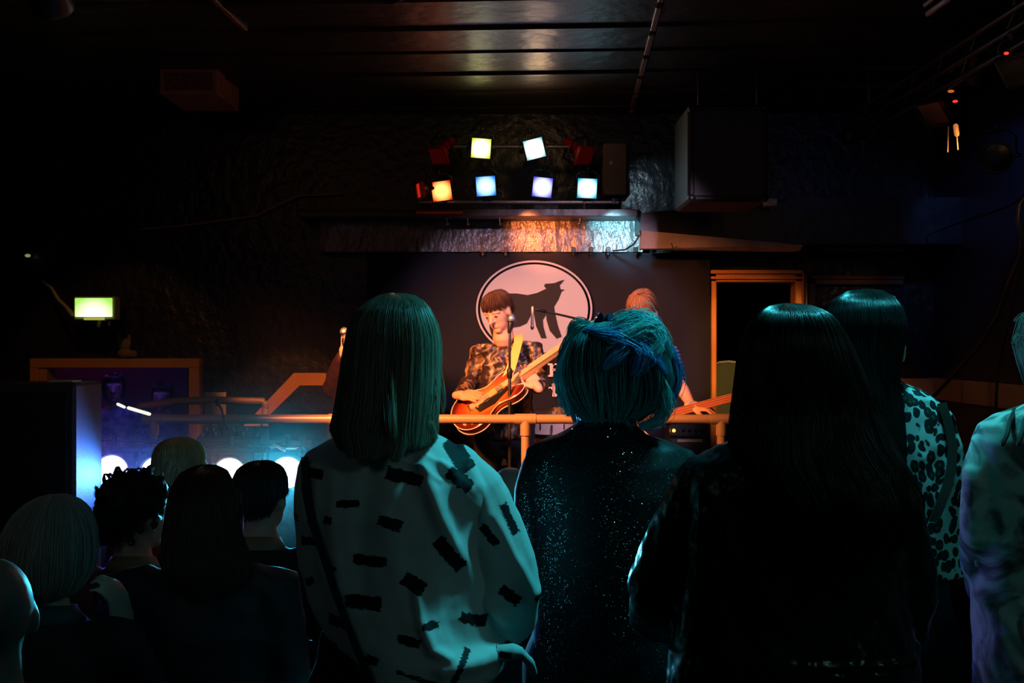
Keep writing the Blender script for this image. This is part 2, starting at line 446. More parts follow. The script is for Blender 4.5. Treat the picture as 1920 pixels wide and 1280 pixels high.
def clothes(root, r, top_m, trouser_m, shoe_m, voxel=.011, bulk=1.0, hem=None, sleeve=1.0, collar=None, seed=0, short=None, name='jacket', cr=.006, cuff=None, crs=.16):
    g = G(); sc = r.sw/.185; L = r.lean; zs = r.shz; zh = r.hipz
    hz = zh-.06 if hem is None else hem
    b = bulk
    g.loft([(0, 0, hz, .165*b*sc, .12*b), (0, L*.2, hz+.1, .165*b*sc, .125*b), (0, L*.45, zh+(zs-zh)*.5, .158*b*sc, .12*b), (0, L*.65, zs-.12, .168*b*sc, .125*b),
            (0, L*.75, zs-.03, .165*b*sc, .11*b), (0, L*.8, zs+.025, .115*b*sc, .085), (0, L*.8, zs+.06, .068, .066)], 30, M=r.M)
    for i in (0, 1):
        e = r.el[i]; w = r.wr[i]
        g.tube([r.sh[i]*.75+r.neck*.25-np.array((0, 0, .02)), r.sh[i], (r.sh[i]+e)/2], [.062*b, .066*b, .056*b*sleeve], 16)
        if short: g.tube([r.sh[i], r.sh[i]*(1-short)+e*short], [.06*b, .055*b], 16)
        else:
            g.tube([(r.sh[i]+e)/2, e], [.056*b*sleeve, .05*b*sleeve], 16)
            k = cuff or .86
            g.tube([e, e*.5+w*.5, e*(1-k)+w*k], [.05*b*sleeve, .047*b*sleeve, .037*b*sleeve], 16)
    me = fused(g, voxel, 4)
    crinkle(me, cr, crs, (1, 1, .7), seed)
    top = finish(me, name, top_m, root, True, 0)
    if collar is not None:
        cg = G(); c = r.neck+np.array((0, 0, 0.0))
        Mx = Matrix.Translation(Vector([float(q) for q in c])) @ Matrix.Rotation(math.radians(r.yaw), 4, 'Z')
        out = []
        for (rr, z) in ((.058, -.04), (.058, .012), (.066, .022), (.086, -.018), (.082, -.022), (.064, .014), (.055, .006), (.052, -.04)):
            out.append([(rr*math.cos(2*PI*k/28), rr*.95*math.sin(2*PI*k/28), z+.012*math.sin(2*PI*k/28)*-1) for k in range(28)])
        cg.rings(out, M=Mx, cap=False)
        cg.build('collar', collar, top, True, 0)
    g = G()
    g.loft([(0, 0, zh-.1, .12, .1), (0, 0, zh+.04, .155, .108), (0, 0, zh+.1, .15, .105)], 24, M=r.M)
    for i in (0, 1):
        g.tube([r.hips[i], (r.hips[i]+r.knees[i])/2, r.knees[i]], [.1, .086, .07], 16)
        a = r.ank[i]+np.array((0, 0, .03))
        g.tube([r.knees[i], (r.knees[i]+a)/2, a], [.069, .066, .056], 16)
    me = fused(g, .012, 4); crinkle(me, .004, .12, (1, 1, .8), seed+5)
    finish(me, 'trousers', trouser_m, root, True, 0)
    shoes(root, r, shoe_m)
    return top
def shoes(root, r, m):
    for i in (0, 1):
        g = G(); a = r.ank[i]; f = r.W(0, 1, 0)-r.W(0, 0, 0)
        g.tube([a+f*-.03+np.array((0, 0, .02)), a+f*-.03-np.array((0, 0, .03))], [.045, .05], 14)
        q = a-np.array((0, 0, a[2]-r.z0-.036))
        g.tube([q-f*.05, q+f*.06, q+f*.15, q+f*.19], [.034, .036, .036, .026], 14)
        me = fused(g, .007, 2)
        co = coords(me); co[:, 2] = np.maximum(co[:, 2], r.z0+.001); set_coords(me, co)
        finish(me, 'shoe', m, root, True, 0)
def eyes(root, r, dark):
    for s in (-1, 1):
        g = G(); g.ball((s*.031, .0815, .006), (.009, .0085, .006), 12, 8, r.HM); g.build('eye', dark, root)
def scalp(r, length=.0, w=.083, d=.103, back=-.14, top=.128, cy=-.012, puff=0):
    """hair rings on the head in head space -> world rings need an upright head, so rotate afterwards"""
    s = r.hs; h = r.head
    R = [(0, cy, top+puff, .004, .004), (0, cy, top-.004+puff, .034, .045), (0, cy, top-.022+puff, w*.78, d*.8), (0, cy, top-.055+puff*.6, w*.98, d*.98), (0, cy, .03, w*1.03, d*1.03),
         (0, cy-.01, -.02, w*.98, d*.95), (0, cy-.02, -.06, w*.85, d*.8), (0, cy-.028, -.1, w*.7, d*.62)]
    if length: R += [(0, cy-.035, -.1-length*.5, w*.9, d*.7), (0, cy-.04, -.1-length, w*.95, d*.6)]
    return [(h[0]+a*s, h[1]+b*s, h[2]+c*s, e*s, f*s) for a, b, c, e, f in R]
def crop_cut(front=.5, side=.62, back=.86):
    def f(th):
        a = np.abs((th-PI/2+PI) % (2*PI)-PI)      # 0 in front, pi behind
        return np.interp(a, [0, .7, 1.0, 1.75, 2.1, PI], [front, front, side*.97, side, back*.93, back])
    return f
def R3(r):
    M = (Matrix.Rotation(math.radians(r.hy), 3, 'Z') @ Matrix.Rotation(math.radians(r.hp), 3, 'X') @ Matrix.Rotation(math.radians(r.hr), 3, 'Y'))
    return np.array(M)
# ------------------------------------------------------------------ materials used by the scene
M_black = mat('black paint', (.012, .012, .014), .38, spec=.5, bump=(9, .35, .02))
M_wall = mat('glossy black wall', (.010, .010, .012), .33, spec=.55, bump=(14, .6, .02), mix=((.02, .018, .018), 3, .4, .7))
M_wallR = mat('dark blue black wall', (.014, .014, .02), .36, spec=.5, bump=(26, .5, .012), bstretch=(1, 6, .5))
M_floor = mat('dark floor', (.012, .011, .011), .5, spec=.4, bump=(20, .3))
M_stagef = mat('stage floor', (.02, .016, .014), .55, bump=(30, .3))
M_ceil = mat('dark lacquered ceiling board', (.02, .015, .013), .42, spec=.22, bump=(6, .5, .03), mix=((.035, .026, .022), 2.2, .35, .7))
M_batten = mat('brown ceiling batten', (.16, .09, .05), .4, bump=(20, .2))
M_metal = mat('dark steel', (.05, .05, .055), .4, metal=.8)
M_housing = mat('black lamp housing', (.015, .015, .017), .4, metal=.2)
M_redgel = mat('red housing', (.35, .01, .01), .35)
M_chrome = mat('chrome', (.8, .8, .82), .18, metal=1)
M_plast = mat('black plastic', (.012, .012, .013), .4)
M_case = mat('black tolex', (.006, .006, .007), .6, bump=(220, .4, .002))
M_grey = mat('grey metal box', (.13, .10, .09), .6)
M_wood = mat('orange varnished pine', (.62, .27, .06), .42, bump=(14, .15), bstretch=(.2, 1, 4), mix=((.5, .2, .04), 5, .35, .7))
M_woodd = mat('brown stained timber', (.22, .11, .05), .5, mix=((.16, .08, .035), 5, .35, .7))
M_rail = mat('brass coloured rail', (.62, .40, .22), .38, metal=.25, bump=(40, .05))
M_banner = mat('charcoal banner cloth', (.016, .017, .024), .9, spec=.12, bump=(90, .2, .003))
M_logo = mat('pale print', (.42, .45, .58), .75, bump=(30, .2, .004))
M_logod = mat('dark print', (.012, .012, .016), .8)
M_letter = mat('cream lettering', (.72, .62, .66), .7)
M_paper = mat('pale paper', (.6, .48, .45), .7)
M_strap = mat('yellow webbing', (.85, .55, .12), .6, bump=(200, .3, .002))
M_ledge = mat('tan wooden board', (.42, .25, .13), .5, mix=((.36, .2, .1), 3, .3, .7), bump=(12, .15))
M_timber = mat('bare pale timber', (.55, .45, .40), .55, mix=((.38, .3, .27), 7, .4, .7), bump=(18, .3))
M_cyl = mat('pinkish white drum shell', (.85, .66, .6), .3)
M_cym = mat('brass cymbal', (.9, .6, .12), .22, metal=1)
M_green = mat('pale green vinyl', (.20, .26, .15), .45, bump=(40, .2))
M_piping = mat('cream piping', (.75, .72, .5), .4)
M_chairfab = mat('dull rose grey upholstery', (.30, .20, .18), .6, bump=(60, .3))
M_skin = mat('skin', (.74, .40, .27), .5, spec=.4, bump=(120, .1, .002))
M_skin2 = mat('fair skin', (.74, .50, .40), .5, spec=.4, bump=(120, .1, .002))
M_skinb = mat('bald scalp skin', (.30, .25, .20), .45, mix=((.2, .2, .16), 9, .4, .65), bump=(60, .2, .003))
M_eye = mat('dark eye', (.02, .015, .012), .2)
M_denim = mat('dark jeans', (.012, .014, .025), .8, bump=(150, .3, .002))
M_shoe = mat('black shoe leather', (.012, .012, .012), .35)
M_leather = mat('black leather', (.010, .010, .011), .28, spec=.6, bump=(70, .25, .004))
M_darkcloth = mat('black cloth', (.012, .012, .014), .8, bump=(120, .3, .002))
M_navy = mat('dark navy cloth', (.02, .025, .05), .8, bump=(120, .3, .002))
M_brownj = mat('brown jacket cloth', (.16, .07, .05), .75, bump=(120, .3, .002))
M_browncol = mat('tan collar', (.34, .20, .12), .7)
M_redcl = mat('red cloth', (.25, .01, .01), .8)
M_teallit = mat('teal lit cloth', (.02, .08, .08), .7)  # teal light on the collar is put into the cloth colour
M_denj = mat('dark denim jacket', (.018, .022, .026), .7, bump=(150, .4, .003), mix=((.035, .04, .045), 6, .4, .7))
M_maroon = mat('dark maroon dress', (.03, .006, .012), .6)
M_bag = mat('brown strap leather', (.06, .025, .015), .5)
M_straplk = mat('dark blue grey strap', (.012, .02, .03), .5)

def M_from(fn, name, rough=.6, spec=.4):
    m = mat(name, (1, 1, 1), rough, spec=spec); nt = m.node_tree; fn(m, nt, nt.nodes, nt.links, nt.nodes['Principled BSDF']); return m
def _jacket(m, nt, N, L, p):
    tc = N.new('ShaderNodeTexCoord'); nz = N.new('ShaderNodeTexNoise'); nz.inputs['Scale'].default_value = 16; nz.inputs['Detail'].default_value = 5; nz.inputs['Distortion'].default_value = 1.2
    mp = N.new('ShaderNodeMapping'); mp.inputs['Scale'].default_value = (1.2, 1.2, .55)
    L.new(tc.outputs['Object'], mp.inputs[0]); L.new(mp.outputs[0], nz.inputs['Vector'])
    cr = N.new('ShaderNodeValToRGB'); cr.color_ramp.elements[0].position = .5; cr.color_ramp.elements[1].position = .66
    cr.color_ramp.elements[0].color = (.028, .014, .012, 1); cr.color_ramp.elements[1].color = (.42, .25, .11, 1)
    L.new(nz.outputs['Fac'], cr.inputs[0]); L.new(cr.outputs[0], p.inputs['Base Color'])
M_gold = M_from(_jacket, 'black and gold brocade', .42, .6)
def _stripe(m, nt, N, L, p):
    tc = N.new('ShaderNodeTexCoord'); w = N.new('ShaderNodeTexWave'); w.bands_direction = 'Z'; w.inputs['Scale'].default_value = 14; w.inputs['Distortion'].default_value = .4
    L.new(tc.outputs['Object'], w.inputs['Vector'])
    cr = N.new('ShaderNodeValToRGB'); cr.color_ramp.interpolation = 'CONSTANT'; cr.color_ramp.elements[1].position = .6
    cr.color_ramp.elements[0].color = (.02, .035, .10, 1); cr.color_ramp.elements[1].color = (.16, .24, .45, 1)
    L.new(w.outputs['Fac'], cr.inputs[0]); L.new(cr.outputs[0], p.inputs['Base Color'])
M_stripe = M_from(_stripe, 'navy striped jersey', .8)
def _leopard(m, nt, N, L, p):
    tc = N.new('ShaderNodeTexCoord'); nz = N.new('ShaderNodeTexNoise'); nz.inputs['Scale'].default_value = 22; nz.inputs['Detail'].default_value = 2
    L.new(tc.outputs['Object'], nz.inputs['Vector'])
    sc = N.new('ShaderNodeVectorMath'); sc.operation = 'MULTIPLY_ADD'; L.new(nz.outputs['Color'], sc.inputs[0]); sc.inputs[1].default_value = (.028, .028, .028)
    L.new(tc.outputs['Object'], sc.inputs[2])
    mp = N.new('ShaderNodeMapping'); mp.inputs['Scale'].default_value = (1.1, 1, .85); L.new(sc.outputs[0], mp.inputs[0])
    v = N.new('ShaderNodeTexVoronoi'); v.inputs['Scale'].default_value = 46; v.inputs['Randomness'].default_value = .85; L.new(mp.outputs[0], v.inputs['Vector'])
    cr = N.new('ShaderNodeValToRGB'); e = cr.color_ramp.elements
    e[0].position = 0; e[0].color = (.12, .07, .05, 1); e[1].position = .57; e[1].color = (.72, .70, .66, 1)
    a = e.new(.16); a.color = (.10, .06, .045, 1); a = e.new(.2); a.color = (.008, .008, .010, 1); a = e.new(.52); a.color = (.008, .008, .010, 1)
    L.new(v.outputs['Distance'], cr.inputs[0]); L.new(cr.outputs[0], p.inputs['Base Color'])
    b = N.new('ShaderNodeBump'); b.inputs['Strength'].default_value = .2
    L.new(nz.outputs['Fac'], b.inputs['Height']); L.new(b.outputs[0], p.inputs['Normal'])
M_leo = M_from(_leopard, 'leopard print blouse cloth', .7)
def _blouse(m, nt, N, L, p):
    at = N.new('ShaderNodeAttribute'); at.attribute_name = 'ink'
    tc = N.new('ShaderNodeTexCoord'); nz = N.new('ShaderNodeTexNoise'); nz.inputs['Scale'].default_value = 160; nz.inputs['Detail'].default_value = 3
    mp = N.new('ShaderNodeMapping'); mp.inputs['Scale'].default_value = (.35, 1, 1.3); L.new(tc.outputs['Object'], mp.inputs[0]); L.new(mp.outputs[0], nz.inputs['Vector'])
    ad = N.new('ShaderNodeMath'); ad.operation = 'MULTIPLY_ADD'; L.new(nz.outputs['Fac'], ad.inputs[0]); ad.inputs[1].default_value = .012; L.new(at.outputs['Fac'], ad.inputs[2])
    cr = N.new('ShaderNodeMapRange'); cr.inputs['From Min'].default_value = .0050; cr.inputs['From Max'].default_value = .0068; L.new(ad.outputs[0], cr.inputs[0])
    mx = N.new('ShaderNodeMix'); mx.data_type = 'RGBA'; mx.inputs[6].default_value = (.006, .006, .008, 1); mx.inputs[7].default_value = (.74, .74, .72, 1)
    L.new(cr.outputs[0], mx.inputs[0]); L.new(mx.outputs[2], p.inputs['Base Color'])
    b = N.new('ShaderNodeBump'); b.inputs['Strength'].default_value = .15; b.inputs['Distance'].default_value = .003; n2 = N.new('ShaderNodeTexNoise'); n2.inputs['Scale'].default_value = 60
    L.new(tc.outputs['Object'], n2.inputs['Vector']); L.new(n2.outputs['Fac'], b.inputs['Height']); L.new(b.outputs[0], p.inputs['Normal'])
M_blouse = M_from(_blouse, 'white blouse with black brush strokes', .75)
def _floral(m, nt, N, L, p):
    tc = N.new('ShaderNodeTexCoord'); nz = N.new('ShaderNodeTexNoise'); nz.inputs['Scale'].default_value = 9; nz.inputs['Detail'].default_value = 6; nz.inputs['Distortion'].default_value = 1.8
    L.new(tc.outputs['Object'], nz.inputs['Vector'])
    cr = N.new('ShaderNodeValToRGB'); e = cr.color_ramp.elements; e[0].position = .36; e[0].color = (.05, .06, .05, 1); e[1].position = .56; e[1].color = (.66, .66, .58, 1)
    a = e.new(.45); a.color = (.22, .2, .17, 1)
    L.new(nz.outputs['Fac'], cr.inputs[0]); L.new(cr.outputs[0], p.inputs['Base Color'])
M_floral = M_from(_floral, 'pale blouse with faded flower print', .65)
def _sequin(m, nt, N, L, p):
    p.inputs['Base Color'].default_value = (.012, .014, .02, 1); p.inputs['Roughness'].default_value = .55
    tc = N.new('ShaderNodeTexCoord'); v = N.new('ShaderNodeTexVoronoi'); v.inputs['Scale'].default_value = 300; L.new(tc.outputs['Object'], v.inputs['Vector'])
    # each sequin is a tiny tilted mirror
    mr = N.new('ShaderNodeMapRange'); mr.inputs['From Min'].default_value = .34; mr.inputs['From Max'].default_value = .28; L.new(v.outputs['Distance'], mr.inputs[0])
    sp = N.new('ShaderNodeSeparateColor'); L.new(v.outputs['Color'], sp.inputs[0])
    gt = N.new('ShaderNodeMath'); gt.operation = 'GREATER_THAN'; gt.inputs[1].default_value = .62; L.new(sp.outputs['Red'], gt.inputs[0])
    mu = N.new('ShaderNodeMath'); mu.operation = 'MULTIPLY'; L.new(mr.outputs[0], mu.inputs[0]); L.new(gt.outputs[0], mu.inputs[1])
    L.new(mu.outputs[0], p.inputs['Metallic'])
    mx = N.new('ShaderNodeMix'); mx.data_type = 'RGBA'; mx.inputs[6].default_value = (.005, .006, .008, 1); mx.inputs[7].default_value = (.8, .85, .9, 1); L.new(mu.outputs[0], mx.inputs[0]); L.new(mx.outputs[2], p.inputs['Base Color'])
    rr = N.new('ShaderNodeMapRange'); rr.inputs['To Min'].default_value = .6; rr.inputs['To Max'].default_value = .06; L.new(mu.outputs[0], rr.inputs[0]); L.new(rr.outputs[0], p.inputs['Roughness'])
    geo = N.new('ShaderNodeNewGeometry'); vm = N.new('ShaderNodeVectorMath'); vm.operation = 'MULTIPLY_ADD'
    sb = N.new('ShaderNodeVectorMath'); sb.operation = 'SUBTRACT'; L.new(v.outputs['Color'], sb.inputs[0]); sb.inputs[1].default_value = (.5, .5, .5)
    L.new(sb.outputs[0], vm.inputs[0]); vm.inputs[1].default_value = (.62, .62, .62); L.new(geo.outputs['Normal'], vm.inputs[2])
    nn = N.new('ShaderNodeVectorMath'); nn.operation = 'NORMALIZE'; L.new(vm.outputs[0], nn.inputs[0]); 
    mx2 = N.new('ShaderNodeMix'); mx2.data_type = 'VECTOR'; L.new(mu.outputs[0], mx2.inputs[0]); L.new(geo.outputs['Normal'], mx2.inputs[4]); L.new(nn.outputs[0], mx2.inputs[5])
    L.new(mx2.outputs[1], p.inputs['Normal'])
M_sequin = M_from(_sequin, 'black sequin cloth', .5)
def _burst(m, nt, N, L, p):
    tc = N.new('ShaderNodeTexCoord'); mp = N.new('ShaderNodeMapping'); mp.inputs['Scale'].default_value = (4.0, 1, 5.2)
    L.new(tc.outputs['Object'], mp.inputs[0]); ln = N.new('ShaderNodeVectorMath'); ln.operation = 'LENGTH'; L.new(mp.outputs[0], ln.inputs[0])
    cr = N.new('ShaderNodeValToRGB'); e = cr.color_ramp.elements; e[0].position = .3; e[0].color = (.85, .30, .04, 1); e[1].position = .95; e[1].color = (.10, .008, .006, 1)
    a = e.new(.65); a.color = (.6, .09, .02, 1)
    L.new(ln.outputs['Value'], cr.inputs[0]); L.new(cr.outputs[0], p.inputs['Base Color']); p.inputs['Coat Weight'].default_value = .6
M_burst = M_from(_burst, 'sunburst lacquer', .3, .5)
M_neck = mat('maple neck', (.80, .40, .12), .35)
M_fret = mat('rosewood fingerboard', (.50, .17, .08), .45)
M_cream = mat('cream binding', (.85, .75, .6), .4)
M_string = mat('steel string', (.45, .42, .4), .4, metal=1)

H_blond = hair_mat('straight blonde hair', (.20, .17, .12), (.52, .44, .32), .36, .6)
H_blue = hair_mat('blue green dyed hair', (.006, .03, .05), (.02, .16, .5), .4, .5, c3=(.18, .62, .58))  # dyed tones; teal step brightened to carry the light on the crest
H_dark = hair_mat('dark brown hair', (.010, .007, .005), (.028, .017, .012), .30, .6)
H_black = hair_mat('black hair', (.006, .006, .007), (.02, .017, .015), .28, .6)
H_ash = hair_mat('greying blonde hair', (.26, .22, .20), (.5, .44, .38), .45, .5)
H_brown = hair_mat('brown hair', (.03, .014, .010), (.15, .065, .04), .6, .3)
H_ginger = hair_mat('light reddish brown hair', (.10, .04, .025), (.42, .20, .10), .55, .35)
H_red = hair_mat('dark auburn hair', (.03, .01, .008), (.12, .035, .025), .4, .5)
H_yellow = hair_mat('yellow grey hair', (.42, .36, .2), (.75, .66, .4), .4, .5)
# ------------------------------------------------------------------ the room
CEIL = 3.15; YB = 7.42; SZ = .25       # ceiling height, back wall, stage height
XR = 2.93; XL = -3.6
def struct(name, g, m, smooth=False):
    o = g.build(name, m, None, smooth); o['kind'] = 'structure'; return o
LZ = -.5      # the dance floor lies lower than the tier the viewer stands on
struct('floor', G().box((-.64, -2.2, LZ), (XR, 3.0, 0), .01), M_floor)
struct('floor_dance', G().box((XL-1.6, -2.3, LZ-.1), (XR+.2, 9.6, LZ)), M_floor)
# ceiling of lapped boards, laid slightly askew to the stage wall
g = G(); Rc = Matrix.Rotation(math.radians(-3.2), 4, 'Z')
rng = random.Random(3)
k = 0; y = -2.4
while y < 8.2:
    dz = .012*rng.random()
    g.box((-6.5, y+.004, CEIL-.012), (0.42, y+.452, CEIL+.1+dz), M=Rc @ Matrix.Rotation(math.radians(.5+.5*rng.random()), 4, 'X') if False else Rc)
    t = .010+.010*rng.random()
    g.rings([[(-6.5, y+.004, CEIL-.013), (-6.5, y+.452, CEIL-.013), (-6.5, y+.452, CEIL-.014), (-6.5, y+.004, CEIL-.014-t)],
             [(0.40, y+.004, CEIL-.013), (0.40, y+.452, CEIL-.013), (0.40, y+.452, CEIL-.014), (0.40, y+.004, CEIL-.014-t)]], M=Rc)
    t = .008+.008*rng.random()
    g.rings([[(0.43, y+.004, CEIL-.013), (0.43, y+.452, CEIL-.013), (0.43, y+.452, CEIL-.014), (0.43, y+.004, CEIL-.014-t)],
             [(5.5, y+.004, CEIL-.013), (5.5, y+.452, CEIL-.013), (5.5, y+.452, CEIL-.014), (5.5, y+.004, CEIL-.014-t)]], M=Rc)
    y += .456
g.box((-6.5, -2.6, CEIL-.011), (6, 9.2, CEIL+.12))
struct('ceiling', g, M_ceil)
g = G()
for i in range(16):
    y = 5.02+.456*i-.456*4
    if i % 1 == 0: g.box((.395, y+.02, CEIL-.035), (.425, y+.40, CEIL-.012), .004, M=Rc)
struct('trim_1', g, M_batten)
g = G(); g.box((-1.66, 2.2, CEIL-.036), (-1.63, 5.3, CEIL-.012), .004, M=Rc); struct('trim_2', g, M_batten)
struct('wall_right', G().box((XR, -2.2, LZ), (XR+.15, YB+.15, CEIL)), M_wallR)
struct('wall_behind', G().box((XL-1.5, -2.3, LZ), (XR+.15, -2.15, CEIL)), M_wall)
struct('wall_left', G().box((XL-1.45, -2.2, LZ), (XL-1.3, 9.6, CEIL)), M_wall)
# back wall with the booth opening on the left and the doorway opening on the right
ox0, ox1, oz0, oz1 = X(66, YB), X(352, YB), LZ, Z(690, YB)
dx0, dx1, dz1 = X(1341, YB), X(1490, YB), Z(528, YB)
g = G()
g.box((XL-1.5, YB, LZ), (ox0, YB+.15, CEIL)); g.box((ox0, YB, oz1), (ox1, YB+.15, CEIL))
g.box((ox1, YB, LZ), (dx0, YB+.15, CEIL)); g.box((dx0, YB, dz1), (dx1, YB+.15, CEIL)); g.box((dx0, YB, 0), (dx1, YB+.15, SZ)); g.box((dx1, YB, LZ), (XR+.15, YB+.15, CEIL))
struct('wall_back', g, M_wall)
struct('wall_booth', G().box((XL-1.5, 9.5, LZ), (XR, 9.6, 2.4)), mat('dim booth wall', (.05, .03, .06), .6))
struct('wall_booth_side', G().box((-1.9, YB+.15, LZ), (-1.8, 9.5, 2.4)), mat('dim booth side wall', (.05, .03, .06), .6))
struct('ceiling_booth', G().box((XL-1.5, YB+.15, 2.2), (XR, 9.6, 2.35)), M_black)
# raised stage
struct('floor_stage', G().box((-1.15, 5.72, LZ), (XR, YB, SZ), .01), M_stagef)
struct('floor_passage', G().box((.9, YB, LZ), (2.6, 9.45, SZ-.01)), M_stagef)
# fascia over the banner and the wide dark beams above it
g = G()
fx0, fx1 = X(600, 7.3), X(1205, 7.3)
g.rings([[(fx0, 7.295, Z(472, 7.3)), (fx0, 7.31, Z(414, 7.3)), (fx0, 7.42, Z(412, 7.3)), (fx0, 7.42, Z(472, 7.3))],
         [(fx1, 7.295, Z(472, 7.3)), (fx1, 7.31, Z(414, 7.3)), (fx1, 7.42, Z(412, 7.3)), (fx1, 7.42, Z(472, 7.3))]])
struct('trim_3', g, mat('lacquered fascia board', (.12, .11, .11), .25, spec=.9, bump=(11, 1, .035), bstretch=(1.5, 1, .75)))
g = G(); g.box((X(560, 7.2), 7.12, Z(411, 7.2)), (X(1200, 7.2), 7.42, Z(396, 7.2)), .01)
struct('trim_4', g, M_black)
g = G()   # dark sloping soffit at the right
a = 7.0
g.rings([[(X(1200, a), 6.95, Z(434, a)), (X(1200, a), 6.95, Z(400, a)), (X(1200, a), 7.42, Z(400, a)), (X(1200, a), 7.42, Z(434, a))],
         [(X(1470, a), 6.95, Z(462, a)), (X(1470, a), 6.95, Z(380, a)), (X(1470, a), 7.42, Z(380, a)), (X(1470, a), 7.42, Z(462, a))]])
g.box((X(1470, a), 6.95, Z(458, a)), (XR, 7.42, Z(372, a)))
struct('trim_5', g, M_black)
g = G()   # pale timber under the soffit
g.rings([[(X(1201, 7.0), 7.0, Z(466, 7.0)), (X(1201, 7.0), 6.93, Z(434, 7.0)), (X(1201, 7), 7.1, Z(434, 7.0)), (X(1201, 7), 7.1, Z(466, 7.0))],
         [(X(1500, 7.0), 7.0, Z(470, 7.0)), (X(1500, 7.0), 6.93, Z(461, 7.0)), (X(1500, 7), 7.1, Z(461, 7.0)), (X(1500, 7), 7.1, Z(470, 7.0))]])
struct('trim_6', g, M_timber)
g = G(); g.box((X(1520, 7.3), 7.34, Z(468, 7.3)), (XR, 7.42, Z(452, 7.3)), .004); struct('trim_7', g, M_woodd)
# doorway frame beside the banner
def frame_piece(name, boxes, m, parent=None):
    g = G()
    for lo, hi in boxes: g.box(lo, hi, .006)
    return struct(name, g, m)
yf = 7.3
g = G()
g.box((X(1330, yf), 7.26, SZ), (X(1342, yf), 7.40, Z(507, yf)), .006)
g.box((X(1330, yf), 7.26, Z(529, yf)), (X(1507, yf), 7.40, Z(507, yf)), .006)
g.box((X(1330, yf), 7.235, Z(514, yf)), (X(1507, yf), 7.27, Z(507, yf)), .004)
g.box((X(1330, yf), 7.235, Z(524, yf)), (X(1500, yf), 7.27, Z(519, yf)), .004)
g.box((X(1489, yf), 7.26, SZ), (X(1507, yf), 7.40, Z(507, yf)), .006)
g.box((X(1500, yf), 7.235, SZ), (X(1507, yf), 7.27, Z(507, yf)), .004)
struct('door_1', g, M_wood)
g = G(); g.cyl((X(1512, 7.2), 7.2, SZ), (X(1512, 7.2), 7.2, CEIL-.6), .014); struct('trim_8', g, M_metal)
g = G()
for lo, hi in (((X(1522, yf), 7.36, Z(532, yf)), (X(1700, yf), 7.43, Z(516, yf))), ((X(1522, yf), 7.36, Z(840, yf)), (X(1534, yf), 7.43, Z(516, yf))), ((X(1522, yf), 7.36, Z(522, yf)), (X(1700, yf), 7.345, Z(516, yf)))): g.box(lo, hi, .003)
struct('window_1', g, M_woodd)
# booth opening frame on the left
g = G(); y0, y1 = 7.34, 7.5
g.box((X(50, yf), y0, Z(690, yf)), (X(370, yf), y1, Z(672, yf)), .005)
g.box((X(350, yf), y0, LZ), (X(370, yf), y1, Z(690, yf)), .005)
g.box((X(50, yf), y0, LZ), (X(66, yf), y1, Z(690, yf)), .005)
g.box((X(66, yf), y0+.02, LZ), (X(80, yf), y1, Z(690, yf)), .003)
struct('door_2', g, M_wood)
# stair string and board, orange pine
g = G(); d = 6.9
poly = [(448, 808), (552, 699), (612, 699), (612, 722), (563, 722), (494, 790), (470, 820)]
g.prism([(X(a, d), Z(b, d)) for a, b in poly], d-.02, d+.03)
struct('trim_9', g, M_wood)
# dado board along the right wall
g = G(); g.box((XR-.035, 1.2, 1.155), (XR, YB-.02, 1.30), .004); g.box((X(1690, 7.3), 7.33, 1.17), (XR-.035, YB-.01, 1.295), .004)
struct('trim_10', g, M_ledge)
g = G()
for yy in (3.2, 4.4, 5.6, 6.35, 6.85): g.box((XR-.042, yy, 1.157), (XR-.034, yy+.012, 1.299), .001)
struct('trim_11', g, M_woodd)

# ------------------------------------------------------------------ objects fixed in the room
# box on the ceiling
o = empty('ceiling_box', (-1.88, 6.45, CEIL-.013), 'wooden air box fixed under the dark ceiling boards, upper left', 'ceiling box')
g = G(); g.box((-2.05, 6.2, CEIL-.16), (-1.71, 6.68, CEIL-.013), .006); g.build('casing', mat('red brown boxed timber', (.22, .09, .06), .6, mix=((.3, .14, .08), 9, .4, .7)), o, False)
g = G(); g.box((-2.02, 6.192, CEIL-.14), (-1.74, 6.202, CEIL-.04), .002); g.build('front_panel', mat('dull red grille', (.16, .05, .04), .7, mix=((.08, .03, .03), 60, .45, .55)), o, False)

# exit sign with its little cable strip
o = empty('exit_sign', (X(181, 7.0), 7.0, Z(600, 7.0)), 'lit green-white exit sign box on the dark left wall', 'sign')
g = G(); g.box((X(141, 7), 6.97, Z(600, 7)), (X(219, 7), 7.06, Z(556, 7)), .006); g.build('casing', mat('sign casing', (.25, .3, .12), .5), o, False)
g = G(); g.box((X(145, 7), 6.958, Z(594, 7)), (X(214, 7), 6.972, Z(559, 7)), .003)
g.build('lit_panel', emis('exit panel', (.9, 1.0, .7), 1.9, (.45, .9, .12), 1.0, .13), o, False)
g = G(); g.box((X(162, 7), 6.955, Z(600, 7)), (X(199, 7), 7.0, Z(596, 7)), .001); g.build('lower_strip', mat('yellow strip', (.6, .6, .1), .4, em=(.7, .7, .1), es=.5), o, False)
for a_, b_, r_ in ((P(185, 612, 7.0), P(187, 602, 7.0), .012), (P(205, 609, 7.0), P(205, 602, 7.0), .007)):
    g = G(); g.tube([a_, b_], r_, 10); g.build('bracket', M_grey, o)
g = G(); g.box((X(165, 7), 7.05, Z(580, 7)), (X(195, 7), 7.42, Z(570, 7))); g.build('wall_arm', M_plast, o, False)
g = G(); g.tube([P(80, 528, 7.3), P(97, 540, 7.25), P(110, 562, 7.2), P(123, 574, 7.1), P(137, 590, 7.0)], [.008, .01, .012, .012, .018], 10)
tag(g.build('cable_strip', mat('pale green cable duct', (.5, .55, .4), .5)), 'pale curved cable strip leading to the left of the lit exit sign', 'cable')
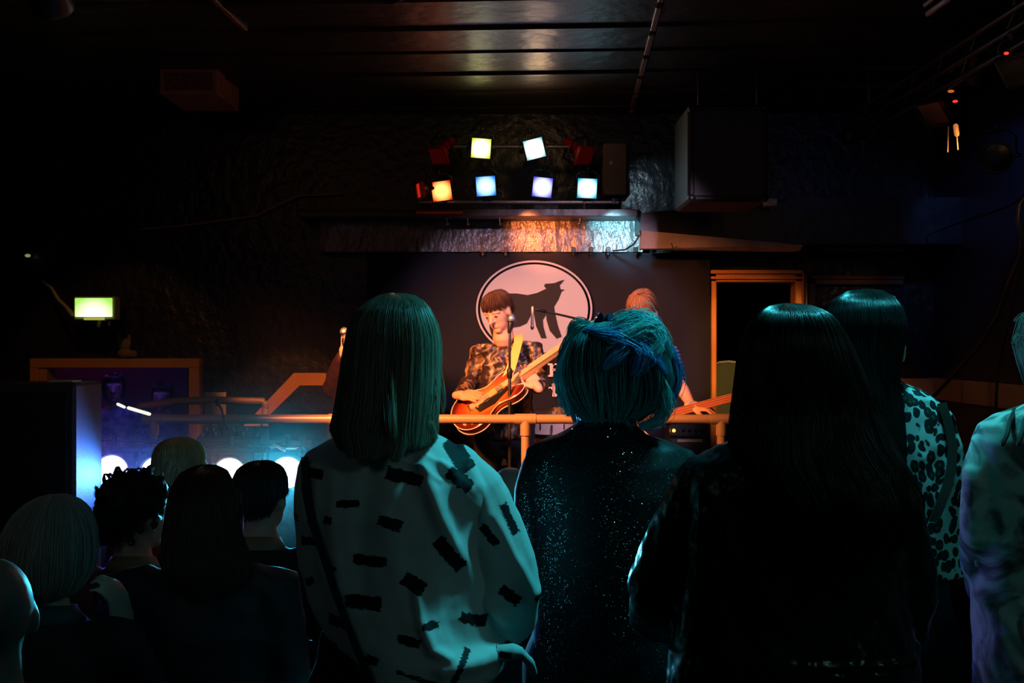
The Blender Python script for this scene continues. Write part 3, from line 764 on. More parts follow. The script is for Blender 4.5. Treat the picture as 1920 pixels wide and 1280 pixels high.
g = G(); g.ball(P(52, 479, 7.35), (.02, .012, .012)); tag(g.build('wall_lamp', mat('small lamp glow', (.6, .5, .2), .4, em=(.7, .6, .25), es=.35)), 'tiny yellowish lamp high on the dark wall left of the exit sign', 'lamp')
# soft toy like ornament on the frame ledge
o = empty('ornament', P(235, 670, 7.3), 'small brown ornament with two ears standing on the orange frame', 'ornament')
g = G(); d = 7.36; g.ball(P(235, 662, d), (.055, .04, .035)); g.ball(P(234, 645, d), (.045, .035, .04)); g.tube([P(225, 640, d), P(222, 629, d)], [.016, .01], 10); g.tube([P(241, 640, d), P(243, 629, d)], [.016, .01], 10); g.ball(P(250, 664, d), (.03, .03, .028))
g2 = fused(g, .006, 2); finish(g2, 'figure', mat('brown plush', (.22, .14, .09), .8), o, True, 0)
g = G(); g.box(tuple(P(215, 672, 7.34)), tuple(P(260, 666, 7.42))); g.build('base', M_plast, o, False)
# wall cable running to the light bar
g = G(); g.tube([P(640, 362, 7.36), P(600, 365, 7.36), P(560, 366, 7.36), P(520, 384, 7.36), P(480, 404, 7.36), P(430, 411, 7.36), P(350, 422, 7.36), P(262, 430, 7.36)], .007, 8)
tag(g.build('wall_cable', mat('brown cable', (.3, .14, .08), .5)), 'thin sagging brown cable along the black wall, left of the stage lights', 'cable')

# banner
bn = empty('banner', (X(1012, 7.24), 7.24, Z(872, 7.24)), 'charcoal cloth banner with a pale howling bear emblem behind the band', 'banner')
bx0, bx1, bz0, bz1 = X(688, 7.24), X(1331, 7.24), Z(872, 7.24), Z(473, 7.24)
nx, nz = 120, 70; vs = []; fs = []
for side, yy in ((0, 0), (1, .006)):
    for j in range(nz+1):
        for i in range(nx+1):
            u = i/nx; v = j/nz
            w = .006*math.sin(u*31)*(v*.6+.2)+.004*math.sin(u*67+v*3)
            vs.append((bx0+u*(bx1-bx0), 7.24+w+yy, bz0+v*(bz1-bz0)-.006*abs(math.sin(u*PI*9))*v))
n1 = (nx+1)*(nz+1)
for j in range(nz):
    for i in range(nx):
        a = j*(nx+1)+i; fs += [(a, a+1, a+nx+2, a+nx+1), (a+n1, a+nx+1+n1, a+nx+2+n1, a+1+n1)]
g = G(); g.add(vs, fs); g.build('cloth', M_banner, bn, True, 0)
yb = 7.212; ecx, ecy = 1001.5, 579; 
def el(rx, ry, n=72): return [(X(ecx+rx*math.cos(2*PI*k/n), yb), Z(ecy+ry*math.sin(2*PI*k/n), yb)) for k in range(n)]
g = G(); o_ = el(109, 91); i_ = el(105.5, 87.5)
vs = [(x, yb, z) for x, z in o_]+[(x, yb, z) for x, z in i_]+[(x, yb+.004, z) for x, z in o_]+[(x, yb+.004, z) for x, z in i_]
fs = []
for k in range(72):
    k2 = (k+1) % 72; fs += [(k, k2, k2+72, k+72), (k+144, k+216, k2+216, k2+144), (k, k+144, k2+144, k2), (k+72, k2+72, k2+216, k+216)]
g.add(vs, fs); g.prism(el(101, 83.5), yb, yb+.004)
emb = g.build('emblem', M_logo, bn, False)
bear = [(1059, 524), (1049.5, 535), (1051, 542), (1059, 543), (1053, 546.5), (1047, 562), (1039, 575), (1041, 588), (1046, 610), (1053, 631), (1043.5, 635), (1031, 620), (1025, 601), (1024, 590),
        (1018, 600), (1019, 613), (1025, 634), (1015, 634), (1005, 611), (1001, 588), (995, 592), (988, 606), (975, 612), (962, 614), (958, 640), (948, 644), (940, 622), (938, 600), (934, 630), (924, 636), (918, 615), (916, 590), (920, 570), (935, 556), (955, 550), (970, 550),
        (989, 553), (1007, 549), (1024, 541), (1020, 536), (1022, 532), (1028, 531.5), (1035.5, 531), (1041, 530), (1048, 527)]
g = G(); g.prism([(X(a, yb), Z(b, yb)) for a, b in bear], yb-.004, yb+.001); g.build('bear_print', M_logod, emb, False)
g = G(); ya = yb-.003
def glyph(polys):
    for pl in polys: g.prism([(X(a, ya), Z(b, ya)) for a, b in pl], ya, ya+.006)
glyph([[(1027, 681), (1040, 681), (1040, 684), (1037, 686), (1037, 703), (1040, 706), (1027, 706), (1027, 704), (1031, 702), (1031, 685), (1027, 684)],
       [(1036, 681), (1052, 681), (1056, 684), (1056, 690), (1052, 693), (1036, 693), (1036, 691), (1047, 691), (1049, 688), (1047, 684), (1036, 684)],
       [(1036, 692), (1054, 692), (1058, 696), (1058, 702), (1053, 706.5), (1036, 706.5), (1036, 703.5), (1048, 703.5), (1051, 699), (1048, 695), (1036, 695)],
       [(1035, 719), (1041, 716.5), (1041, 737), (1046, 740), (1042, 744), (1035.5, 743), (1036, 732), (1032, 727), (1028.5, 729), (1029, 725.5), (1035, 725)],
       [(1045, 730), (1049, 726), (1056, 726), (1057, 731), (1054, 729.5), (1050, 730), (1050, 732), (1057, 735), (1056, 739.5), (1048, 741), (1045, 737), (1048, 738), (1052, 738), (1052, 736.5), (1046, 734)]])
g.build('lettering', M_letter, bn, False)
for cxp in (905, 948, 1075, 1108, 1140, 1192, 1226, 1280):
    g = G(); g.box(tuple(P(cxp-3.5, 473, 7.19)), tuple(P(cxp+3.5, 464, 7.235)), .003)
    g.ball(P(cxp, 476.5, 7.2), (.010, .008, .010), 10, 8)
    g.build('clip', M_plast if cxp > 1000 else M_grey, bn, False)
# ------------------------------------------------------------------ stage lights
def par_can(name, label, group, loc, target, size=.13, roll=0, face=None, lit=True, round_=False, housing=None, spot=None, flap=None, cat='stage light', upward=True):
    """lamp built facing -Y, turned to its target"""
    h = housing or M_housing
    o = empty(name, [float(x) for x in loc], label, cat, group); o['_local'] = 1
    d = Vector([float(a-b) for a, b in zip(target, loc)]); q = d.to_track_quat('-Y', 'Z')
    o.rotation_mode = 'QUATERNION'; o.rotation_quaternion = q @ Matrix.Rotation(math.radians(roll), 3, 'Y').to_quaternion()
    s = size/2
    if round_:
        g = G(); g.lathe([(s*.55, .24), (s*.62, .2), (s*.8, .12), (s*1.02, .03), (s*1.12, 0), (s*1.12, -.012), (s*1.02, -.012), (s*.98, .0), (s*.5, .01)], n=36, axis='y')
        g.build('housing', h, o)
        g = G(); g.lathe([(1e-3, -.008), (s*.6, -.006), (s*.99, 0.002), (s*.99, .008), (1e-3, .009)], n=40, axis='y'); g.build('lens', face, o)
    else:
        g = G(); g.lathe([(s*.45, .21), (s*.62, .19), (s*.72, .1), (s*.92, .03), (s*1.0, .012), (s*.9, .012)], n=28, axis='y'); 
        # square gel holder
        t = .008
        for lo, hi in (((-s-t, -.012, s), (s+t, .016, s+t)), ((-s-t, -.012, -s-t), (s+t, .016, -s)), ((-s-t, -.012, -s), (-s, .016, s)), ((s, -.012, -s), (s+t, .016, s))): g.box(lo, hi, .002)
        g.build('housing', h, o)
        g = G(); g.box((-s, -.004, -s), (s, .003, s)); g.build('lens', face, o, False)
    # yoke
    g = G(); a = s*1.22
    g.tube([(-a, .07, 0), (-a, .07, s*1.3), (-a*.6, .07, s*1.75), (a*.6, .07, s*1.75), (a, .07, s*1.3), (a, .07, 0)], .006, 8)
    g.tube([(0, .07, s*1.7), (0, .07, s*2.1)], .012, 10)
    g.tube([(-a-.012, .07, 0), (-a+.01, .07, 0)], .012, 10); g.tube([(a-.01, .07, 0), (a+.012, .07, 0)], .012, 10)
    g.build('yoke', M_metal, o)
    if spot:
        L = bpy.data.lights.new('lamp', 'SPOT'); L.energy = spot[0]; L.color = spot[1]; L.spot_size = math.radians(spot[2]); L.spot_blend = .8; L.shadow_soft_size = .03
        lo = bpy.data.objects.new('bulb', L); col.objects.link(lo); lo.parent = o; lo.location = (0, -.03, 0)
        if len(spot) > 3: lo.rotation_euler = (PI/2, 0, 0)
        else: lo.rotation_euler = (PI/2*-1+PI, 0, 0)
        lo.rotation_euler = (Vector((0, -1, 0))).to_track_quat('-Z', 'Y').to_euler()
    return o
LD = 6.95
cam = (0, 0, 1.55)
def rigp(px, py): return P(px, py, LD)
grp = 'lamps on the light rig over the stage'
WH = (1., .97, .9)
specs = [
 ('lit yellow-green edged stage lamp, upper row left', 902, 278, 4, emis('gel yellow', (1, .93, .6), 2.6, (.75, .8, .02), 1.0, .062), (2, (1, .8, .35), 150), (0, -60)),
 ('lit stage lamp with warm top and blue-green lower edge, upper row right', 1002, 279, -14, emis('gel pale', (1, .95, .75), 2.6, (.3, .75, .9), 1.0, .062), (2, (1, .75, .45), 150), (40, -60)),
 ('lit red-orange stage lamp at the left end of the lower row', 828, 358, -8, emis('gel red', (1, .5, .12), 2.6, (1., .03, .0), 1.1, .062), (1.5, (1, .12, .03), 140), (0, 0)),
 ('lit sky blue stage lamp, second in the lower row', 911, 349, -4, emis('gel blue', (.5, .85, 1), 2.0, (.01, .22, 1.), 1.1, .062), (1.5, (.2, .5, 1), 120), (0, 0)),
 ('lit violet-blue stage lamp, third in the lower row', 1017, 351, 6, emis('gel violet', (.75, .8, 1), 2.0, (.12, .10, 1.), 1.1, .062), (1.5, (.4, .4, 1), 120), (0, 0)),
 ('lit cyan-white stage lamp at the right end of the lower row', 1101, 353, 3, emis('gel cyan', (.8, 1, 1), 2.2, (.02, .5, .8), 1.1, .062), (1.5, (.4, .85, 1), 140), (0, 0)),
]
for lab, px, py, roll, fm, sp, tg in specs:
    par_can('stage_lamp', lab, grp, rigp(px, py), (X(px, 2)+tg[0]*.004, 2.0, 1.9), .125, roll, fm, spot=sp)
M_off = mat('unlit red gel', (.30, .012, .01), .3, em=(.3, .01, .005), es=.05)
for lab, px, py, roll, tgx in (('unlit red-hooded stage lamp at the left end of the upper row', 822, 292, 4, -1.2), ('unlit red-hooded stage lamp at the right end of the upper row', 1096, 292, -8, 1.6)):
    par_can('stage_lamp', lab, grp, rigp(px, py), (tgx, 5.6, 1.6), .11, roll, M_off, housing=M_redgel)
par_can('stage_lamp', 'red rimmed lamp edge seen side-on, far left of the lower row', grp, rigp(787, 357), (X(787, 7)-1.5, 6.4, 2.3), .09, 0, mat('red gel edge', (.5, .02, .01), .4, em=(1, .03, .01), es=.5), housing=M_redgel)
# bars carrying them
def bar(label, px0, px1, py, drops, m):
    o = empty('light_bar', P((px0+px1)/2, py, LD+.07), label, 'light bar')
    g = G(); g.tube([P(px0, py, LD+.07), P(px1, py, LD+.07)], .013, 12, False); g.build('tube', m, o)
    for px in drops:
        g = G(); g.box(tuple(P(px-3, py+3, LD+.055)), tuple(P(px+3, py-7, LD+.085)), .003); g.build('clamp', M_metal, o, False)
    return o
b1 = bar('upper horizontal bar carrying the top row of stage lamps', 850, 1072, 275, (902, 1002), mat('worn steel bar', (.3, .3, .32), .35, metal=.8))
b2 = bar('lower horizontal bar carrying the bottom row of stage lamps', 785, 1160, 379, (836, 1096, 1150), mat('worn steel tube', (.35, .33, .33), .35, metal=.7))
for b, pxs, py in ((b1, (860, 1062), 275), (b2, (800, 1150), 379)):
    for px in pxs:
        g = G(); a = P(px, py, LD+.07); g.tube([a, a+np.array((0, .40, 0))], .008, 8, False); g.build('wall_bracket', M_metal, b)
g = G()
for px in (836, 1096, 1150):
    pass
o = empty('light_shelf', P(970, 398, 7.0), 'thin dark shelf with bolts under the lower row of stage lamps', 'shelf')
g = G(); g.box(tuple(P(778, 405, 6.98)), tuple(P(1190, 397, 7.14)), .003); g.build('board', M_black, o, False)
for px in (838, 877, 937, 1087): 
    g = G(); g.ball(P(px, 419, 7.22), (.014, .012, .014), 12, 8); g.tube([P(px, 419, 7.2), P(px, 404, 7.06)], .004, 6); g.build('bolt', M_chrome, o)
for px in (836, 1096):
    g = G(); g.tube([P(px, 381, 7.02), P(px, 398, 7.02)], .01, 8); g.build('post', M_metal, o)
g = G(); g.box(tuple(P(780, 401, 6.975)), tuple(P(868, 396.5, 6.99)), .002); g.build('front_edge', mat('red lacquer edge', (.55, .02, .02), .3), o, False)
o = empty('dimmer_box', P(1148, 364, 7.0), 'tall grey box mounted at the right end of the stage lamps', 'box')
g = G(); g.box(tuple(P(1132, 364, 6.95)), tuple(P(1165, 286, 7.3)), .006); g.build('casing', M_grey, o, False)
g = G(); g.ball(P(1147, 306, 6.95), (.016, .006, .016), 12, 8); g.build('knob', mat('dull knob', (.3, .28, .28), .4), o)
g = G(); g.box(tuple(P(1163, 366, 7.0)), tuple(P(1172, 286, 7.3)), .003); g.build('side_panel', M_plast, o, False)
# cable drooping from the shelf
g = G(); g.tube([P(1193, 405, 7.05), P(1203, 420, 7.0), P(1200, 440, 6.98), P(1188, 458, 7.0), P(1172, 468, 7.1), P(1150, 470, 7.2)], .006, 8)
tag(g.build('drooping_cable', M_plast), 'black cable curving down at the right end of the lit fascia', 'cable')
g = G(); g.tube([P(1259, 456, 6.9), P(1262, 466, 6.89), P(1268, 462, 6.9), P(1268, 470, 6.9)], .004, 6)
tag(g.build('hook', M_plast), 'small black hook on the pale timber above the banner', 'hook')
# small junction box and fixings on the right soffit
g = G(); g.box(tuple(P(1437, 385, 6.8)), tuple(P(1450, 376, 6.9)), .003); tag(g.build('junction_box', mat('white plastic', (.7, .6, .55), .5), None, False), 'tiny white junction box on the dark soffit right of the lights', 'box')

# hanging black PA loudspeaker
def speaker_box(name, label, lo, hi, cat='loudspeaker', M=None, horns=True, group=None):
    c = ((lo[0]+hi[0])/2, (lo[1]+hi[1])/2, lo[2]); o = empty(name, c, label, cat, group)
    g = G(); g.box(lo, hi, .015); g.build('cabinet', M_case, o, False)
    w = hi[0]-lo[0]; h = hi[2]-lo[2]
    g = G(); g.box((lo[0]+.03, lo[1]-.012, lo[2]+.03), (hi[0]-.03, lo[1]+.002, hi[2]-.03), .004); g.build('grille', mat(name+' grille', (.012, .012, .012), .5, bump=(400, .6, .002)), o, False)
    for sx in (lo[0]+.02, hi[0]-.02):
        for sz in (lo[2]+.02, hi[2]-.02):
            g = G(); g.ball((sx, lo[1]-.0, sz), .024, 10, 8); g.build('corner_protector', M_plast, o)
    return o
a = speaker_box('hanging_speaker', 'large black loudspeaker hung from the ceiling at the upper right', (X(1290, 6.0), 6.0, Z(378, 6.0)), (X(1440, 6.0), 6.5, Z(196, 6.0)))
for px in (1310, 1420):
    g = G(); g.tube([P(px, 200, 6.2), (X(px, 6.2), 6.2, CEIL)], .008, 8); g.build('hanging_chain', M_metal, a)

# lamp truss at the upper right with small pilot lights
o = empty('lamp_truss', P(1760, 210, 5.0), 'dark diagonal ceiling truss at the upper right', 'truss')
A = P(1590, 300, 6.6); B = P(1990, 60, 4.1); A[2] = B[2] = 2.78
for dz, dy in ((0, 0), (.16, 0), (.08, .14)):
    g = G(); off = np.array((0, dy, dz)); g.tube([A+off, B+off], .017, 10, False); g.build('chord', M_metal, o)
g = G(); nseg = 14
for i in range(nseg):
    p = A+(B-A)*i/nseg; q = A+(B-A)*(i+1)/nseg; z = np.array((0, 0, .16)); 
    g.tube([p if i % 2 else p+z, q+z if i % 2 else q], .007, 8, False)
g.build('lattice', M_metal, o)
for px in (.15, .85):
    p = A+(B-A)*px+np.array((0, 0, .16)); g = G(); g.tube([p, (p[0], p[1], CEIL)], .01, 8); g.build('hanger', M_metal, o)
M_led = mat('red pilot light', (.5, .01, .01), .3, em=(1, .03, .02), es=2.2)
M_amb = mat('amber pilot light', (.5, .2, .05), .3, em=(1, .25, .06), es=.5)
tl = [('black moving lamp with a bright red pilot light on the truss', .86, M_led, (1889, 101)), ('black lamp with amber pilot lights under the truss middle', .52, M_amb, (1786, 172)), ('black lamp with a dim red glow nearest the right edge', .97, M_led, (1908, 182))]
for lab, t, lm, lp in tl:
    p = A+(B-A)*t+np.array((0, 0, -.1)); oo = par_can('truss_lamp', lab, 'dark lamps under the truss', p, p+np.array((-1, -.6, -1.1)), .13, 0, mat('dark lens', (.03, .03, .035), .15))
    g = G(); g.ball((.0, .25, .02), .012, 10, 8); g.build('pilot_light', lm, oo)
g = G(); dd = 4.4; g.ball(P(1887, 100, dd), (.010, .008, .006), 10, 8); tag(g.build('indicator_light', M_led), 'bright red indicator light near the upper right corner', 'light')
g = G(); g.ball(P(1783, 171, 5.2), (.016, .012, .007), 10, 8); tag(g.build('indicator_light', M_amb), 'amber indicator light left of the red one, upper right', 'light')
g = G(); g.ball(P(1791, 190, 5.2), (.013, .012, .006), 10, 8); tag(g.build('indicator_light', M_led), 'dim red indicator light just under the amber one', 'light')
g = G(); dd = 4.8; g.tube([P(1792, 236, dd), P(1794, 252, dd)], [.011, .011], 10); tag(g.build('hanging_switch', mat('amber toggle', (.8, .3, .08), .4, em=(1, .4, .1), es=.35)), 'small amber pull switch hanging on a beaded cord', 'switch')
g = G(); g.tube([P(1794, 254, dd), P(1796, 280, dd)], .003, 6); g.tube([P(1778, 238, dd), P(1777, 285, dd)], .003, 6); tag(g.build('pull_cord', mat('cord', (.35, .2, .1), .6)), 'thin beaded pull cord hanging below the truss', 'cord')
g = G(); g.tube([P(1740, 26, 4.4), P(1776, 0, 4.15)], .012, 10); g.tube([P(1734, 10, 4.4), P(1756, -8, 4.2)], .008, 8); tag(g.build('tube_light', mat('unlit tube', (.5, .42, .38), .4)), 'unlit pale tube light fixed near the top right of the ceiling', 'light')
# big fixture silhouette against the blue-lit wall
par_can('wall_spotlight', 'black spotlight against the blue-lit right wall', None, P(1868, 296, 5.4), P(1800, 420, 3.0), .15, 0, mat('dark glass lens', (.01, .01, .012), .3), round_=True)
# looping cables on the right
g = G(); g.tube([P(1925, 362, 5.0), P(1911, 385, 5.0), P(1908, 415, 5.0), P(1917, 440, 5.0), P(1914, 478, 5.1), P(1896, 520, 5.2), P(1872, 590, 5.4), P(1835, 650, 5.7), P(1790, 700, 6.0), P(1742, 752, 6.3)], .012, 10)
tag(g.build('thick_cable', mat('thick black rubber', (.02, .018, .018), .4)), 'thick black cable looping down the right wall to the board', 'cable')
g = G(); g.tube([P(1912, 490, 5.6), P(1900, 560, 5.8), P(1882, 640, 5.9), P(1870, 700, 6.2), P(1867, 765, 6.2)], .009, 8)
tag(g.build('thin_cable', M_plast), 'thinner black cable hanging straight down across the tan board', 'cable')
g = G(); g.tube([P(1925, 366, 5.3), P(1890, 388, 5.5), P(1850, 402, 5.9), P(1790, 420, 6.4), P(1740, 440, 6.9)], .006, 8)
tag(g.build('wall_wire', M_plast), 'thin wire stretched along the blue-lit right wall', 'cable')

# ------------------------------------------------------------------ guard rails
rd = 5.6
o = empty('guard_rail', (X(820, rd), rd, LZ), 'long brass coloured tube guard rail in front of the stage', 'railing')
rz = Z(785.5, rd); rr = .0245
g = G(); g.tube([P(286, 785.5, rd), P(1362, 785.5, rd)], rr, 18, False); g.build('top_tube', M_rail, o)
for px in (288, 636, 985, 1352):
    g = G(); g.tube([(X(px, rd), rd, rz), (X(px, rd), rd, LZ)], .022, 16, False); pp = g.build('post', M_rail, o)
    g = G(); x = X(px, rd); g.tube([(x-.055, rd, rz), (x+.055, rd, rz)], .0285, 18, False); g.tube([(x, rd, rz), (x, rd, rz-.085)], .0275, 18, False); g.build('joint', M_rail, pp)
rd2 = 6.5
o = empty('ramp_rail', (X(430, rd2), rd2, LZ), 'shorter brown tube rail behind, beside the orange stair board', 'railing')
g = G(); g.tube([P(262, 762, 5.9), P(330, 752, 6.4), P(400, 750, rd2), P(494, 752, rd2), P(498, 762, rd2)], .023, 14); g.build('top_tube', mat('dull brown rail', (.34, .2, .13), .45, metal=.2), o)
for px in (400, 497):
    g = G(); g.tube([P(px, 752, rd2), (X(px, rd2), rd2, LZ)], .02, 14, False); g.build('post', M_rail, o)

# ------------------------------------------------------------------ loudspeaker, floor lamps and tech table on the left
sp = empty('speaker_stack', (-2.6, 4.75, LZ), 'tall dark loudspeaker cabinet at the left with blue-lit side', 'loudspeaker')
x1 = X(141, 4.5); 
g = G(); g.box((x1-.72, 4.5, LZ), (x1, 4.80, Z(719, 4.5)), .012); g.build('cabinet', mat('dark grey carpeted cabinet', (.05, .05, .06), .55, bump=(120, .3, .003)), sp, False)
g = G(); g.box((x1-.69, 4.488, LZ+.04), (x1-.03, 4.502, 1.33), .006); g.build('grille', mat('black speaker grille', (.012, .012, .015), .6, bump=(400, .6, .002)), sp, False)
g = G(); g.box((x1-.13, 4.52, Z(717.5, 4.5)), (x1-.02, 4.62, Z(714, 4.5)), .002); g.build('label_plate', mat('pale plate', (.6, .65, .5), .4), sp, False)
def fl(px, py, d, tgt, fm, spotc, label, e, roll=0, sz=.158, cone=130):
    return par_can('floor_par_lamp', label, 'bright lamps on the floor light stand', P(px, py, d), tgt, sz, roll, fm, round_=True, spot=(e, spotc, cone))
pd = 5.05
fl(209, 883, pd, (-1.2, 1.5, 1.1), emis('lens blue violet', (.8, .78, 1.), 7, (.12, .08, 1), 3.5, .084), (.12, .12, 1.), 'violet-blue glowing lamp at the left end of the stand', 80, cone=100)
fl(294, 886, pd, (-1.3, 1.5, 1.0), emis('lens blue', (.7, .85, 1.), 7, (.03, .2, 1), 3.5, .084), (.05, .22, 1.), 'blue glowing lamp half hidden behind the yellow-haired head', 75, cone=100)
fl(430, 888, pd, (-.9, 1.5, 1.0), emis('lens pink', (1., .88, .9), 6, (.9, .3, .5), 3, .084), (.9, .45, .6), 'pinkish white glowing lamp, third on the stand', 14)
fl(538, 886, pd, (-.55, 1.5, 1.0), emis('lens cyan', (.8, 1, 1.), 7, (.02, .6, .9), 3.5, .084), (.04, .65, 1.), 'cyan glowing lamp at the right end, beside the white blouse', 190)
st = empty('light_stand', (X(375, pd), pd+.08, LZ), 'tripod stand with crossbar holding four glowing lamps', 'light stand')
zb = Z(843, pd+.08)
g = G(); g.box((X(195, pd), pd+.06, zb-.012), (X(555, pd), pd+.10, zb+.012), .004); g.build('crossbar', M_metal, st, False)
xc = X(375, pd)
g = G(); g.tube([(xc, pd+.08, LZ+.12), (xc, pd+.08, zb)], .017, 12); g.build('pole', M_metal, st)
for a in (0, 120, 240):
    g = G(); g.tube([(xc, pd+.08, .2), (xc+.42*math.cos(math.radians(a+20)), pd+.08+.42*math.sin(math.radians(a+20)), LZ+.012)], .011, 8); g.build('leg', M_metal, st)
# light tube
g = G(); g.tube([P(221, 757.5, 5.3), P(233, 763, 5.3)], .0075, 10); g.tube([P(241, 764.5, 5.3), P(280, 776, 5.3)], .0085, 10)
tag(g.build('light_tube', emis('thin lamp', (.9, .95, .75), 1.1)), 'thin pale lit tube slanting down to the rail end', 'light')

td = 5.25
tb = empty('tech_table', (X(455, td), td+.2, LZ), 'dark equipment table behind the glowing lamps', 'table')
tz = Z(834, td)
g = G(); g.box((X(330, td), td, tz-.035), (X(566, td), td+.26, tz), .005); g.build('table_top', M_plast, tb, False)
for px, dy in ((334, .02), (562, .02), (334, .24), (562, .24)):
    g = G(); g.tube([(X(px, td), td+dy, LZ), (X(px, td), td+dy, tz-.03)], .014, 10, False); g.build('leg', M_metal, tb)
mx = empty('mixing_desk', (X(425, td), td+.13, tz), 'black mixing desk with small lit knobs on the dark table', 'mixing desk')
g = G(); g.rings([[(X(365, td), td+.03, tz), (X(365, td), td+.03, tz+.03), (X(365, td), td+.23, tz+.075), (X(365, td), td+.23, tz)], [(X(485, td), td+.03, tz), (X(485, td), td+.03, tz+.03), (X(485, td), td+.23, tz+.075), (X(485, td), td+.23, tz)]])
g.build('casing', M_plast, mx, False)
rk = random.Random(4)
for i in range(9):
    x = X(372+i*13, td); 
    for jz in (0, 1):
        g = G(); g.tube([(x, td+.07+jz*.08, tz+.038+jz*.018), (x, td+.066+jz*.08, tz+.053+jz*.018)], .006, 8); g.build('knob', mat('knob', (.5, .5, .5), .3) if rk.random() < .35 else M_metal, mx)
# microphone stands, cables on the table
g = G(); g.tube([P(405, 828, 5.35), P(424, 800, 5.4), P(415, 765, 5.5), P(409, 757, 5.5)], .006, 8); g.ball(P(408, 754, 5.5), (.012, .012, .02), 10, 8)
tag(g.build('desk_microphone', M_plast), 'thin black gooseneck over the mixing desk', 'microphone')
o = empty('small_fixture', P(545, 838, 5.0), 'small cyan-lit metal bracket above the cyan lamp', 'bracket')
g = G(); g.box(tuple(P(535, 842, 4.98)), tuple(P(561, 837, 5.04)), .003); g.build('plate', mat('bare aluminium', (.7, .7, .7), .4, metal=.5), o, False)
g = G(); g.tube([P(508, 838, 5.02), P(520, 836, 5.02), P(533, 844, 5.0)], .008, 8); g.build('arm', mat('aluminium arm', (.5, .5, .5), .4, metal=.5), o)
# blue lit stand parts left of the yellow head
o = empty('music_stand', P(235, 900, 5.3), 'folded dark music stand catching blue light', 'stand'); o.location.z = LZ
g = G(); g.box(tuple(P(236, 880, 5.25)), tuple(P(246, 852, 5.27)), .002); g.build('desk_plate', mat('blue grey metal', (.2, .2, .3), .5), o, False)
g = G(); g.tube([P(249, 856, 5.25), P(276, 872, 5.25)], .005, 8); g.tube([P(247, 880, 5.25), (X(247, 5.25), 5.25, LZ)], .009, 8); g.build('shaft', M_metal, o)
g = G(); g.box(tuple(P(190, 829, 5.3)), tuple(P(315, 824, 5.42)), .003)
oo = g.build('low_shelf', M_plast, None, False); oo.location.z = oo.location.z
for q in (200, 305):
    pass
tag(oo, 'narrow dark shelf rail left of the equipment table', 'shelf')
# paper sheet on a stand
o = empty('notice_board', (X(404, 6.7), 6.7, LZ), 'pale paper sheet on a stand beside the orange stair board', 'notice')
g = G(); g.box(tuple(P(384, 795, 6.68)), tuple(P(424, 735, 6.69)), .001); g.build('sheet', M_paper, o, False)
g = G(); g.tube([(X(404, 6.72), 6.72, LZ), P(404, 740, 6.72)], .012, 8); g.build('pole', M_metal, o)
g = G(); g.box(tuple(P(383, 752, 6.67)), tuple(P(425, 748, 6.695)), .001); g.build('tape_strip', M_plast, o, False)

# ------------------------------------------------------------------ drums, amplifier, mic stands
o = empty('bass_drum', (X(1096, 6.95), 6.95, SZ), 'pinkish white bass drum standing behind the teal-haired person', 'drum')
c = P(1090, 858, 6.9)
g = G(); g.lathe([(.30, 0), (.305, .02), (.305, .34), (.30, .36)], c, 48, axis='y'); g.build('shell', M_cyl, o)
g = G(); g.lathe([(.001, -.002), (.285, -.004), (.285, .004), (.001, .004)], c, 48, axis='y'); g.build('drum_head', mat('drum head skin', (.9, .74, .68), .4), o)
g = G(); g.lathe([(.285, -.02), (.318, -.02), (.318, .03), (.30, .03), (.285, 0)], c, 48, axis='y'); g.build('hoop', mat('light wooden hoop', (.75, .5, .35), .35), o)
for k in range(8):
    a = 2*PI*(k+.5)/8; g = G(); p = c+np.array((.315*math.cos(a), 0, .315*math.sin(a))); g.tube([p+np.array((0, -.01, 0)), p+np.array((0, .09, 0))], .009, 8); g.build('lug', M_chrome, o)
for s in (-1, 1):
    g = G(); g.tube([c+np.array((s*.26, .1, -.1)), (c[0]+s*.42, c[1]+.02, SZ+.01)], .01, 8); g.build('leg', M_chrome, o)
def drum(name, label, px, py, d, r, h, legs, shell=M_cyl):
    c = P(px, py, d); o = empty(name, (c[0], c[1], SZ), label, 'drum', None)
    g = G(); g.lathe([(r, -h), (r, 0), (r*.98, .002)], c, 36); g.build('shell', shell, o)
    g = G(); g.lathe([(r*.99, -.004), (r*.985, .004), (.001, .005), (.001, -.004)], c, 36); g.build('drum_head', mat('skin head', (.85, .75, .7), .4), o)
    for z in (-.006, -h):
        g = G(); g.lathe([(r*.99, -.012), (r*1.04, -.012), (r*1.04, .012), (r*.99, .012)], c+np.array((0, 0, z)), 36); g.build('hoop', M_chrome, o)
    for k in range(6):
        a = 2*PI*k/6; q = c+np.array((r*1.02*math.cos(a), r*1.02*math.sin(a), -h*.5)); g = G(); g.tube([q+np.array((0, 0, h*.16)), q-np.array((0, 0, h*.16))], .0045, 8); g.build('lug', M_chrome, o)
    for k in range(3):
        a = 2*PI*k/3+.5; q = c+np.array((r*1.04*math.cos(a), r*1.04*math.sin(a), -h*.5)); g = G()
        g.tube([q, (q[0]+legs*math.cos(a), q[1]+legs*math.sin(a), SZ+.006)], .008, 8); g.build('leg', M_chrome, o)
    return o
drum('floor_tom', 'white floor tom right of the bass drum, seen under the rail', 1212, 789, 6.75, .15, .36, .04)
drum('snare_drum', 'shallow white snare drum with chrome hoops behind the rail', 1034, 775, 6.58, .14, .13, .12)
o = empty('cymbal', (X(1052, 6.85), 6.85, SZ), 'yellow brass cymbal low over the drums, left of the teal hair', 'cymbal')
g = G(); cc = P(1054, 771, 6.81); g.lathe([(.001, .028), (.03, .026), (.045, .012), (.12, .004), (.19, -.006), (.19, -.008), (.12, .001), (.03, .02), (.001, .024)], (0, 0, 0), 40, M=Matrix.Translation(Vector(cc)) @ Matrix.Rotation(math.radians(7), 4, 'X'))
g.build('disc', M_cym, o)
